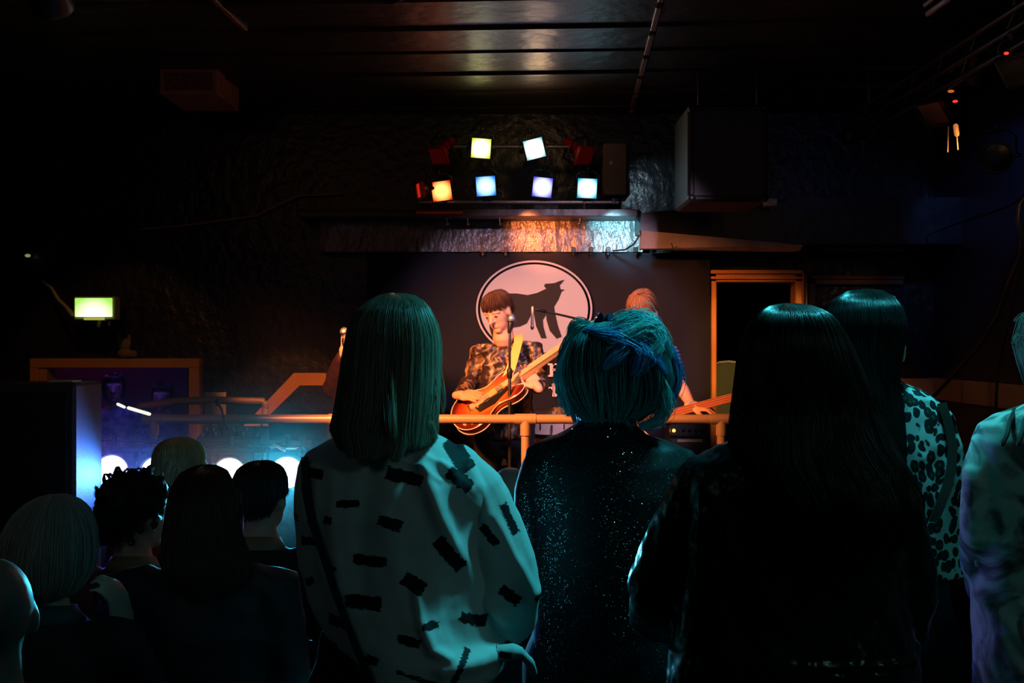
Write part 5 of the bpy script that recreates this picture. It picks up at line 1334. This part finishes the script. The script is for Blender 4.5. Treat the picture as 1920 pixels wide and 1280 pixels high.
exB = [  # dyed locks; crest and rim ones coloured brighter for the light there
 (L_((1130, 614, .0), (1160, 606, -.03), (1192, 600, -.05), (1220, 610, -.06), (1238, 632, -.07), (1246, 655, -.08)), .009, 420, .6),
 (L_((1150, 618, -.05), (1175, 610, -.09), (1203, 606, -.10), (1222, 620, -.11), (1232, 640, -.12), (1215, 660, -.14)), .012, 380, .62),
 (L_((1120, 622, -.06), (1150, 640, -.12), (1185, 628, -.13), (1215, 612, -.12), (1240, 630, -.10), (1255, 665, -.07)), .010, 320, .58),
 (L_((1100, 620, -.06), (1130, 628, -.11), (1165, 635, -.135), (1195, 650, -.14), (1222, 668, -.135), (1248, 700, -.1)), .008, 260, .95),
 (L_((1190, 648, -.135), (1205, 660, -.145), (1200, 680, -.15), (1192, 700, -.15)), .008, 200, .98),
 (L_((1160, 640, -.13), (1170, 655, -.14), (1150, 672, -.15), (1135, 690, -.15)), .007, 160, .9),
 (L_((1235, 625, -.06), (1258, 665, -.05), (1268, 705, -.03), (1258, 745, -.03), (1250, 765, -.02)), .008, 240, .97),
 (L_((1230, 690, -.1), (1242, 730, -.09), (1248, 765, -.06), (1228, 790, -.05), (1200, 797, -.05)), .008, 200, .55),
 (L_((1236, 740, -.06), (1240, 770, -.06), (1225, 790, -.07), (1202, 800, -.07)), .007, 150, .6),
 (L_((1062, 660, -.04), (1049, 700, -.04), (1054, 740, -.03), (1066, 778, -.02)), .006, 150, .55),
 (L_((1070, 640, -.05), (1056, 690, -.06), (1062, 730, -.06), (1078, 790, -.05)), .006, 120, .6),
 (L_((1105, 606, -.02), (1086, 602, -.03), (1070, 615, -.03), (1066, 640, -.03)), .004, 90, .4),
 (L_((1100, 610, -.04), (1084, 614, -.05), (1074, 632, -.05), (1062, 665, -.05)), .004, 80, .3),
 (L_((1170, 770, -.09), (1180, 785, -.085), (1190, 796, -.08)), .006, 90, .1),
]
hair(B, hB, H_blue, n=7000, seed=9, vmax=.3, tmin=.86, gap=.95, gap_t=.35, r=.0008, clump=.06, wave=.05, wfreq=1.6, shell=.93, seg=16, e=2.15, spread=.06, extra=exB, swirl=.25)
g = G(); g.lathe([(.068, -.006), (.071, 0), (.068, .006), (.064, 0)], P(1138, 781, dB), 36); tag(g.build('choker', mat('glittering choker', (.1, .12, .16), .25, metal=.6, bump=(300, .8, .003)), B), 'glittering dark choker')
g = G()
for s in (-1, 1): g.tube([P(1135, 598, dB-.02), P(1135+s*9, 595, dB-.03), P(1135+s*14, 601, dB-.03), P(1135+s*3, 604, dB-.02)], [.006, .012, .01, .005], 10)
tag(g.build('hair_bow', mat('navy bow', (.01, .02, .06), .5), B), 'small navy bow on top')

# ---- woman with long dark hair in a leather jacket
dC = 1.82
def postC(me):
    folds(me, [([(1560, 1000), (1500, 1120), (1470, 1200)], 12, .005), ([(1600, 1010), (1560, 1100), (1530, 1180)], 12, .006), ([(1640, 1030), (1610, 1130), (1570, 1200)], 12, .006), ([(1690, 950), (1700, 985), (1720, 1000)], 6, .006),
               ([(1660, 980), (1690, 1000), (1718, 1012)], 5, .005), ([(1265, 960), (1262, 1060), (1250, 1150)], 10, .004), ([(1300, 950), (1290, 1060), (1275, 1160)], 12, .004), ([(1710, 1050), (1712, 1200)], 6, .004),
               ([(1440, 1205), (1560, 1206), (1680, 1212)], 5, .007), ([(1480, 1222), (1640, 1226)], 4, .004), ([(1370, 980), (1350, 1090), (1370, 1180)], 16, -.005), ([(1700, 1195), (1725, 1235), (1740, 1275)], 6, .006)], dC)
    crinkle(me, .004, .075, (1, 1, 2.2), 12, 3); crinkle(me, .0016, .022, (1, 1, 1), 13, 2)
C, rC, topC = woman('person with very long dark wavy hair in a black leather jacket, seen from behind', 1475, dC, 570, (1330, 905, dC), (1640, 905, dC),
    [((1222, 1120, dC+.02), (1320, 1180, dC+.25)), ((1715, 1130, dC+.02), (1620, 1180, dC+.25))],
    [(786, 1425, 1530, .055, 0), (812, 1400, 1560, .07, 0), (835, 1350, 1620, .085, 0), (862, 1300, 1668, .105, 0), (900, 1278, 1690, .12, 0), (960, 1272, 1692, .13, 0), (1060, 1270, 1692, .13, 0), (1150, 1262, 1700, .13, 0), (1230, 1255, 1715, .14, 0), (1330, 1250, 1725, .14, 0)],
    'leather_jacket', M_leather, sleeves=[([(1312, 895, dC), (1285, 960, dC), (1254, 1030, dC+.01), (1232, 1100, dC+.03), (1228, 1150, dC+.07), (1290, 1180, dC+.2)], [44, 50, 52, 56, 54, 36]),
                                           ([(1660, 900, dC), (1682, 970, dC), (1696, 1050, dC+.01), (1700, 1120, dC+.03), (1690, 1170, dC+.07), (1640, 1185, dC+.2)], [44, 50, 54, 56, 54, 36])],
    voxel=.0055, head=(1478, 722, dC+.02), neckpx=(1478, 800, dC), post=postC)
hC = rings_px([(568, 1477, 1482, dC+.02, .003), (571, 1450, 1512, dC+.015, .04), (578, 1436, 1532, dC+.01, .07), (592, 1420, 1550, dC, .1), (612, 1406, 1564, dC, .115), (640, 1394, 1580, dC-.005, .12), (680, 1384, 1598, dC-.01, .12), (725, 1375, 1614, dC-.02, .115),
               (775, 1368, 1630, dC-.03, .11), (824, 1358, 1650, dC-.04, .12), (870, 1360, 1675, dC-.05, .13), (920, 1375, 1696, dC-.055, .135), (980, 1395, 1690, dC-.055, .14), (1040, 1420, 1670, dC-.055, .14)], dC)
def cutC(th): return np.where(np.cos(th) > .5, .93, np.where(np.cos(th) > -.2, .96, .88))
hair(C, hC, H_dark, n=9500, seed=14, tmin=.82, gap=.95, gap_t=.28, r=.0008, clump=.04, wave=.045, wfreq=4.0, shell=.95, seg=26, e=2.1, tcut=cutC, spread=.03)

# ---- woman in the leopard print blouse, dark ponytail
dD = 2.5
def postD(me): folds(me, [([(1760, 770), (1790, 860), (1795, 960)], 10, .004), ([(1700, 850), (1720, 950), (1730, 1040)], 12, .004), ([(1690, 735), (1730, 752), (1770, 785)], 6, .004)], dD); crinkle(me, .004, .13, (1, 1, 1.6), 22)
D, rD, topD = woman('person with a dark ponytail in a leopard print blouse behind the leather jacket', 1650, dD, 542, (1560, 790, dD), (1750, 790, dD),
    [((1545, 960, dD), (1600, 1010, dD+.2)), ((1768, 960, dD), (1720, 1010, dD+.2))],
    [(700, 1592, 1672, .05, 0), (714, 1585, 1686, .06, 0), (730, 1552, 1718, .075, 0), (748, 1528, 1752, .09, 0), (775, 1515, 1778, .1, 0), (830, 1512, 1796, .11, 0), (900, 1515, 1803, .115, 0), (980, 1520, 1806, .12, 0), (1040, 1525, 1806, .12, 0), (1072, 1528, 1803, .12, 0)],
    'leopard_blouse', M_leo, sleeves=[([(1745, 785, dD), (1762, 850, dD), (1770, 930, dD), (1762, 990, dD+.05), (1730, 1015, dD+.15)], [32, 36, 35, 32, 24]), ([(1552, 785, dD), (1545, 850, dD), (1548, 930, dD), (1560, 985, dD+.05), (1590, 1010, dD+.15)], [32, 35, 35, 32, 24])],
    voxel=.0058, head=(1627, 653, dD+.02), neckpx=(1632, 712, dD), post=postD, hy=-14)
hD = rings_px([(541, 1622, 1630, dD+.02, .003), (544, 1598, 1654, dD+.02, .05), (552, 1578, 1670, dD+.015, .085), (568, 1565, 1682, dD+.01, .11), (592, 1558, 1689, dD, .125), (622, 1556, 1690, dD, .125), (652, 1560, 1684, dD-.01, .11), (684, 1572, 1674, dD-.03, .085), (712, 1590, 1668, dD-.05, .06),
               (760, 1606, 1668, dD-.08, .045), (815, 1612, 1668, dD-.10, .04), (870, 1618, 1664, dD-.11, .035), (915, 1628, 1656, dD-.11, .025)], dD)
hair(D, hD, H_black, n=5200, seed=17, tmin=.9, gap=1.0, gap_t=.22, r=.0009, clump=.04, shell=.95, seg=18, e=2.1)
g = G(); path = [(1742, 752), (1750, 790), (1755, 830), (1750, 870), (1738, 905), (1724, 935), (1712, 962)]
ev = coords(topD.data)+np.array(absloc(topD)); uu = 960+ev[:, 0]*F/dD; vv = 640-(ev[:, 2]-CZ)*F/dD; pts = []; rr = []
for (a, b) in path:
    m_ = (np.abs(uu-a) < 12) & (np.abs(vv-b) < 12); yy = ev[m_, 1].min() if m_.any() else dD-.1
    pts.append(np.array((X(a, dD), yy-.004, Z(b, dD))))
for i, p in enumerate(pts):
    t = pts[min(i+1, len(pts)-1)]-pts[max(i-1, 0)]; t /= np.linalg.norm(t); s_ = np.array((1., 0, 0)); s_ -= t*np.dot(s_, t); s_ /= np.linalg.norm(s_); nn = np.cross(t, s_)
    rr.append([tuple(p+a*s_*.0105+b*nn*.002) for a, b in ((-1, -1), (1, -1), (1, 1), (-1, 1))])
g.rings(rr); tag(g.build('bag_strap', M_bag, None, True, 30), 'brown bag strap over the shoulder of the leopard print blouse', 'strap')

# ---- person cut off by the right edge
dE = 2.1
def postE(me): folds(me, [([(1815, 1010), (1860, 1005), (1920, 1030)], 8, .006), ([(1830, 1120), (1880, 1180), (1930, 1230)], 14, .008), ([(1815, 880), (1812, 960)], 8, .006), ([(1880, 1100), (1960, 1110)], 10, -.006), ([(1850, 1180), (1880, 1260)], 10, .006)], dE); crinkle(me, .004, .14, (1, 1, 1), 31)
E, rE, topE = woman('person in a pale flowered blouse cut off by the right edge of the photo', 2010, dE, 560, (1880, 850, dE), (2135, 850, dE),
    [((1842, 1050, dE), (1900, 1130, dE+.22)), ((2180, 1050, dE), (2110, 1130, dE+.22))],
    [(738, 1965, 2055, .05, 0), (758, 1918, 2100, .065, 0), (776, 1868, 2150, .085, 0), (795, 1838, 2180, .1, 0), (825, 1828, 2192, .115, 0), (880, 1828, 2192, .125, 0), (1000, 1830, 2190, .125, 0), (1100, 1830, 2190, .125, 0), (1200, 1830, 2190, .13, 0), (1330, 1832, 2190, .13, 0)],
    'blouse', M_floral, sleeves=[([(1862, 832, dE), (1850, 900, dE), (1848, 980, dE), (1846, 1060, dE+.03), (1852, 1100, dE+.08), (1900, 1130, dE+.2)], [40, 44, 45, 45, 40, 28]), ([(2158, 832, dE), (2170, 900, dE), (2172, 980, dE), (2174, 1060, dE+.03), (2168, 1100, dE+.08), (2120, 1130, dE+.2)], [40, 44, 45, 45, 40, 28])],
    voxel=.006, head=(2010, 694, dE+.02), neckpx=(2010, 745, dE), post=postE)
hE = rings_px([(560, 2006, 2012, dE+.02, .003), (563, 1978, 2040, dE+.02, .04), (575, 1950, 2072, dE+.01, .085), (600, 1928, 2095, dE, .11), (640, 1920, 2104, dE, .12), (690, 1922, 2102, dE-.02, .11), (740, 1928, 2096, dE-.04, .1), (800, 1935, 2090, dE-.06, .1)], dE)
hair(E, hE, H_ash, n=3600, seed=19, tmin=.85, gap=1.0, gap_t=.3, r=.0008, seg=14, spread=.07, shell=.94,
     extra=[([P(1935, 600, dE-.02), P(1915, 594, dE-.03), P(1900, 601, dE-.03)], .003, 6, .9), ([P(1935, 640, dE-.02), P(1912, 630, dE-.03), P(1903, 640, dE-.03), P(1912, 655, dE-.03)], .004, 10, .9)])
for dx in (0, 27):
    g = G(); g.tube([P(1903+dx, 768, dE-.0), P(1893+dx, 790, dE-.098), P(1888+dx, 815, dE-.124), P(1880+dx*1.1, 832, dE-.131)], .0045, 8)
    s_ = g.build('neck_strap', M_bag, None); tag(s_, 'thin brown strap end on the pale flowered blouse, %s' % ('nearer the shoulder tip' if dx == 0 else 'nearer the neck'), 'strap')

# ------------------------------------------------------------------ seated audience at the lower left
def seated(label, px, py_top, d, yaw, hair_m, top_m, sw=.185, male=True, hy=0, hp=0, hairkw=None, coll=None, seed=0, bulk=1.0, hairlen=0, lean=0, arm=None, head_dx=0, w=.083, dd=.103, puff=0, trouser=M_denim, name='jacket', skin=M_skin, hr=0):
    x = X(px, d); o = empty('person', (x, d, LZ), label, 'person')
    top = Z(py_top, d)
    r = rig(x, d, LZ, top-puff, yaw, sw=sw, lean=lean); r.male = male
    r.hy, r.hp, r.hr = yaw+hy, hp, hr; r.head = r.head+np.array((head_dx, 0, 0))
    if arm: arm(r)
    body_mesh(o, r, skin, .009, 3)
    if hair_m:
        kw = dict(n=2600, seed=seed+40, tmin=.8, gap=1.0, gap_t=.45, r=.0011, seg=12, spread=.05); kw.update(hairkw or {})
        hair(o, scalp(r, length=hairlen, w=w, d=dd, puff=puff), hair_m, R3=R3(r), piv=np.array(r.head), **kw)
    clothes(o, r, top_m, trouser, M_shoe, voxel=.011, bulk=bulk, collar=coll, seed=seed, name=name)
    ch = None
    return o, r
pF, rF = seated('bald person at the lower left corner, nearest of the lower crowd', -18, 1045, 2.0, 24, None, M_darkcloth, seed=1, skin=M_skinb)
def armG(r):
    r.el[1] = r.W(.19, .16, r.shz-.2); r.wr[1] = r.W(.10, .19, r.shz-.03); r.hand_dir[1] = np.array((-.25, .15, .9)); r.hand_n[1] = np.array((-.8, .3, 0)); r.curl[1] = .6
pG, rG = seated('person with a greying blonde bob raising a glass to the mouth', 88, 934, 2.5, -6, H_ash, M_darkcloth, sw=.17, male=False, arm=armG, hairlen=.0, puff=.005, seed=2, coll=M_teallit, w=.098, dd=.112, bulk=1.0,
    hairkw=dict(n=5200, r=.0009, tmin=.93, gap=.9, gap_t=.35, spread=.03, e=2.2, shell=.95, seg=16))
# widen the bob: replace with rings measured from the photo
for c_ in list(pG.children):
    if c_.name.startswith('hair'): bpy.data.objects.remove(c_)
dG = 2.5
hG = rings_px([(932, 82, 88, dG+.05, .003), (936, 58, 112, dG+.05, .04), (948, 36, 132, dG+.045, .08), (968, 18, 148, dG+.04, .105), (1000, 4, 160, dG+.03, .12), (1040, -2, 166, dG+.02, .125), (1075, 4, 163, dG+.01, .115), (1100, 18, 150, dG, .095), (1116, 34, 132, dG, .08)], dG)
hair(pG, hG, H_ash, n=6500, seed=77, tmin=.93, gap=.9, gap_t=.35, r=.0009, spread=.025, shell=.95, seg=18, e=2.15)
gl = empty('drinking_glass', rG.wr[1]+np.array((-.04, .03, .03)), 'clear glass held near the face of the person with the bob', 'glass')
g = G(); c_ = rG.wr[1]+np.array((-.062, .045, .045)); g.lathe([(.028, -.05), (.034, .05), (.032, .05), (.026, -.044)], c_, 24); g.build('tumbler', mat('clear glass', (1, 1, 1), .05, trans=1), gl)
g = G(); g.lathe([(.0265, -.043), (.030, .018), (.001, .018), (.001, -.043)], c_, 24); g.build('drink', mat('purple drink', (.35, .2, .6), .1, trans=.5), gl)

pH, rH = seated('person with short curly hair and a brown jacket with tan collar', 250, 890, 3.35, 0, H_dark, M_brownj, coll=M_browncol, hy=-38, seed=3, bulk=1.02, puff=.012, hairkw=dict(n=4200, wave=.22, wfreq=5, spread=.12, tmin=.84, tcut=crop_cut(.5, .7, .92), gap=0, r=.0012, seg=16), head_dx=0.0)
_rc = random.Random(5); _sc = scalp(rH, puff=.012); curls = []
for k in range(150):
    th = _rc.uniform(0, 2*PI); i = _rc.choice([1, 2, 3, 3, 4, 4, 5, 6]); cx, cy, z, rx, ry = _sc[i]
    if math.sin(th) > .3 and i > 3: continue
    c0 = np.array((cx+rx*math.cos(th), cy+ry*math.sin(th), z+_rc.uniform(-.012, .012))); q = _rc.uniform(.008, .015); f0 = _rc.uniform(0, 6.28)
    n0 = np.array((math.cos(th), math.sin(th), .3)); u0 = np.array((-math.sin(th), math.cos(th), 0.)); v0 = np.array((0, 0, 1.))
    curls.append(([c0+n0*(.002+.011*math.sin(w*.5))+q*(math.cos(f0+w)*u0+math.sin(f0+w)*v0) for w in (0, 1.2, 2.4, 3.6, 4.8, 6)], .0028, 22))
hair(pH, _sc, H_dark, n=600, seed=99, R3=R3(rH), piv=np.array(rH.head), tmin=.84, tcut=crop_cut(.5, .7, .92), r=.001, seg=10, shell=0, extra=curls, name='curly_hair')
pI, rI = seated('person with thin yellow-grey hair and glasses in a red top', 336, 822, 3.9, 0, H_yellow, M_redcl, hy=-28, seed=4, hairkw=dict(n=2400, tmin=.85, gap=0, tcut=crop_cut(.36, .58, .82), r=.0012), w=.081)
g = G(); M = rI.HM
for s in (-1, 1): g.tube([(s*.058+.022*math.cos(a), .104, .004+.018*math.sin(a)) for a in [2*PI*k/16 for k in range(17)]], .0025, 6, False, M=M)
g.tube([(.082, .10, .008), (.086, .0, .01)], .0025, 6, M=M); g.tube([(-.082, .10, .008), (-.086, .0, .01)], .0025, 6, M=M); g.tube([(-.036, .106, .008), (.036, .106, .008)], .0025, 6, M=M)
tag(g.build('glasses', M_chrome, None), 'thin glasses worn by the person with yellow-grey hair', 'glasses')
pJ, rJ = seated('person with long dark auburn hair in a dark denim jacket', 376, 876, 2.9, 3, H_red, M_denj, sw=.2, male=False, hairlen=.0, seed=5, bulk=1.12)
for c_ in list(pJ.children):
    if c_.name.startswith('hair'): bpy.data.objects.remove(c_)
dJ = 2.9
hJ = rings_px([(875, 372, 378, dJ+.05, .003), (878, 352, 398, dJ+.05, .04), (888, 334, 416, dJ+.04, .08), (908, 322, 428, dJ+.03, .1), (935, 316, 436, dJ+.02, .12), (965, 314, 440, dJ+.01, .12), (1000, 312, 450, dJ-.01, .12), (1040, 312, 470, dJ-.03, .13), (1075, 330, 478, dJ-.04, .13), (1100, 350, 460, dJ-.04, .13)], dJ)
hair(pJ, hJ, H_red, n=5200, seed=78, tmin=.85, gap=.9, gap_t=.3, r=.001, wave=.03, wfreq=3, spread=.03, shell=.95, seg=20)
pK, rK = seated('person with short dark hair in a black jacket beside the cyan lamp', 488, 866, 3.55, 0, H_dark, M_darkcloth, hy=-15, seed=6, coll=M_browncol, puff=.006, hairkw=dict(tmin=.85, n=3000, gap=0, tcut=crop_cut(.46, .62, .86), r=.0012), w=.084)
pN, rN = seated('bald head showing between the white blouse and the sequin top', 957, 874, 3.4, 0, None, M_darkcloth, seed=9, skin=mat('pale scalp skin', (.55, .42, .38), .5, bump=(60, .1, .002)))
# two people in the booth beyond the orange frame
pL, rL = seated('person with dark hair in a patterned shirt, standing in the blue-lit booth', 216, 699, 8.5, 178, H_dark, mat('patterned blue shirt', (.16, .16, .3), .7, mix=((.4, .38, .45), 22, .45, .6)), hy=20, seed=7)
pM, rM = seated('dim person in the blue-lit booth, farther right behind the rail', 308, 716, 8.7, 170, H_dark, mat('dark blue top', (.06, .06, .14), .7), hy=15, seed=8)
g = G(); g.box((-3.9, 7.75, .50), (-2.1, 8.05, .54), .005); booth = g.build('booth_table', M_plast, None, False); tag(booth, 'dark counter inside the blue-lit booth', 'table')
g = G()
for x in (-3.7, -2.3): g.box((x-.03, 7.87, LZ), (x+.03, 7.93, .5))
g.build('leg', M_metal, booth)
# ------------------------------------------------------------------ light
TEAL = (.055, .74, .86)
# teal house spotlight on the ceiling at the right, above the standing women
def can(name, label, loc, target, energy, color, spot, size=.05):
    par_can('house_or_fill_spot', label, None, loc, target, .16, 0, emis(name+' lens', color, 6), round_=True)  # same housing serves the added fill lights
    d = (np.array(target, float)-np.array(loc, float)); d /= np.linalg.norm(d)
    return light('SPOT', name, np.array(loc)+d*.03, energy, color, target, size=size, spot=spot, blend=.35)
can('teal_spot', 'teal ceiling spotlight above the standing crowd, outside the view', (.90, 2.40, 2.93), (.46, 2.16, 1.1), 120, TEAL, 56, .12)
can('back_teal_fill', 'unseen teal fill light added behind the viewer', (2.0, .1, 2.7), (.85, 2.2, 1.15), 9, (.32, .74, .70), 54, .25)  # added fill that lifts the backs of the front row
can('warm_spot', 'warm orange spotlight hung left of the stage front', (-1.6, 3.3, 2.9), (.12, 6.3, 1.2), 1500, (1., .30, .09), 38, .25)
can('pink_spot', 'pink spotlight hung before the stage', (1.1, 3.6, 2.9), (.24, 7.1, 1.42), 230, (.88, .60, .90), 34)
can('blue_spot', 'blue spotlight pointed at the right wall', (2.4, 5.45, 2.93), (2.93, 6.45, 2.42), 22, (.12, .28, 1.), 42)
can('doorway_fill', 'amber fill light added for the doorway frame right of the stage', (2.15, 4.2, 2.62), (1.66, 7.3, 1.42), 200, (1., .5, .15), 19)  # added lamp, aimed to brighten the orange door frame
can('stair_fill', 'orange fill light added for the stair board', (-.5, 4.2, 2.95), (-1.42, 6.9, 1.22), 260, (1., .3, .06), 17)  # added narrow beam that brightens the stair board
can('crowd_fill', 'dim pale green fill light added behind the lower crowd', (-1.9, .2, 2.8), (-1.15, 2.6, 1.0), 3.6, (.62, .85, .72), 36, .2)  # invented lamp, makes the lower crowd readable
can('booth_frame_fill', 'orange fill light added for the booth frame', (-1.9, 4.4, 2.95), (-2.7, 7.35, 1.3), 26, (1., .4, .1), 28)  # added beam so the booth frame stands out
can('ledge_fill', 'dim amber fill light added for the board on the right wall', (1.9, 3.2, 2.95), (2.93, 6.4, 1.25), 34, (1., .55, .3), 40)  # added lamp that lifts the tan board
# added unseen lights standing in for stage lamp spill on fascia, wall, ceiling
light('SPOT', 'orange_fascia_fill', (X(985, 6.85), 6.88, 2.345), 34, (1, .2, .05), (X(1020, 7.3), 7.3, Z(445, 7.3)), size=.04, spot=75, blend=1)
light('SPOT', 'cyan_fascia_fill', (X(1150, 6.85), 6.86, 2.345), 34, (.3, .8, 1), (X(1170, 7.3), 7.3, Z(445, 7.3)), size=.04, spot=75, blend=1)
light('SPOT', 'wall_glint_fill', (X(1195, 6.9), 6.9, 2.66), 6, (.5, .75, .9), (X(1235, 7.4), 7.4, Z(370, 7.4)), size=.03, spot=70, blend=1)
light('POINT', 'warm_leak', (X(1010, 6.75), 6.5, 2.96), 1.3, (1, .55, .25), size=.04)
light('POINT', 'green_leak', (X(895, 6.75), 6.7, 3.0), .12, (.55, .8, .1), size=.04)
# booth ceiling lamps
for x, y, c, e in ((-3.0, 8.2, (.12, .08, 1.), 5), (-2.3, 7.75, (.10, .05, 1.), 1.6), (-3.9, 8.9, (1, .05, .12), 2.5)):
    g = G(); g.tube([(x, y, 1.9), (x, y, 2.2)], .008, 6); g.ball((x, y, 1.9), (.05, .05, .05), 12, 8)
    o = g.build('booth_lamp', mat('booth lamp glass', c, .4, em=c, es=4)); tag(o, 'small coloured lamp hanging inside the booth, %s' % {-3.0: 'over the seated person', -2.3: 'at the right jamb', -3.9: 'red one at the far left'}[x], 'lamp')
    light('POINT', 'booth_bulb', (x, y, 1.8), e, c, size=.05)
hz = bpy.data.materials.new('haze and lamp bloom'); hz.use_nodes = True; hn = hz.node_tree  # scatter volume: thin haze that also stands in for lamp bloom
for n in list(hn.nodes):
    if n.type != 'OUTPUT_MATERIAL': hn.nodes.remove(n)
vs_ = hn.nodes.new('ShaderNodeVolumeScatter'); vs_.inputs['Anisotropy'].default_value = .3; hn.links.new(vs_.outputs[0], hn.nodes['Material Output'].inputs['Volume'])
htc = hn.nodes.new('ShaderNodeTexCoord'); hmp = hn.nodes.new('ShaderNodeMapping'); hmp.inputs['Location'].default_value = (0, 0, -1.43/1.0); hmp.inputs['Scale'].default_value = (1/1.4, 1/.63, 1/1.0)
hln = hn.nodes.new('ShaderNodeVectorMath'); hln.operation = 'LENGTH'; hmr = hn.nodes.new('ShaderNodeMapRange'); hmr.interpolation_type = 'SMOOTHSTEP'
hmr.inputs['From Min'].default_value = 1.0; hmr.inputs['From Max'].default_value = .1; hmr.inputs['To Min'].default_value = 0; hmr.inputs['To Max'].default_value = .09
hn.links.new(htc.outputs['Object'], hmp.inputs[0]); hn.links.new(hmp.outputs[0], hln.inputs[0]); hn.links.new(hln.outputs['Value'], hmr.inputs[0]); hn.links.new(hmr.outputs[0], vs_.inputs['Density'])
g = G(); g.box((-2.9, 4.45, LZ+.01), (-.1, 5.57, 1.95)); ho = g.build('haze', hz, None, False); tag(ho, 'thin haze around the floor lamps, also standing in for their bloom', 'haze', None, 'stuff')
w = bpy.data.worlds.new('World'); bpy.context.scene.world = w; w.use_nodes = True
w.node_tree.nodes['Background'].inputs['Color'].default_value = (.02, .03, .04, 1); w.node_tree.nodes['Background'].inputs['Strength'].default_value = .05
# ------------------------------------------------------------------ camera
cd = bpy.data.cameras.new('camera'); co_ = bpy.data.objects.new('camera', cd); col.objects.link(co_)
co_.location = (0, 0, CZ); co_.rotation_euler = (PI/2, 0, 0); cd.sensor_width = 36; cd.lens = 36*F/1920; cd.clip_start = .05
sc = bpy.context.scene; sc.camera = co_
sc.view_settings.view_transform = 'Standard'; sc.view_settings.look = 'None'; sc.view_settings.gamma = 1; sc.view_settings.exposure = 0; sc.view_settings.use_curve_mapping = False
sc.cycles.max_bounces = 5; sc.cycles.sample_clamp_indirect = 3; sc.cycles.use_denoising = True
for o in list(bpy.data.objects):
    for k in ('_local', '_M'):
        if k in o: del o[k]
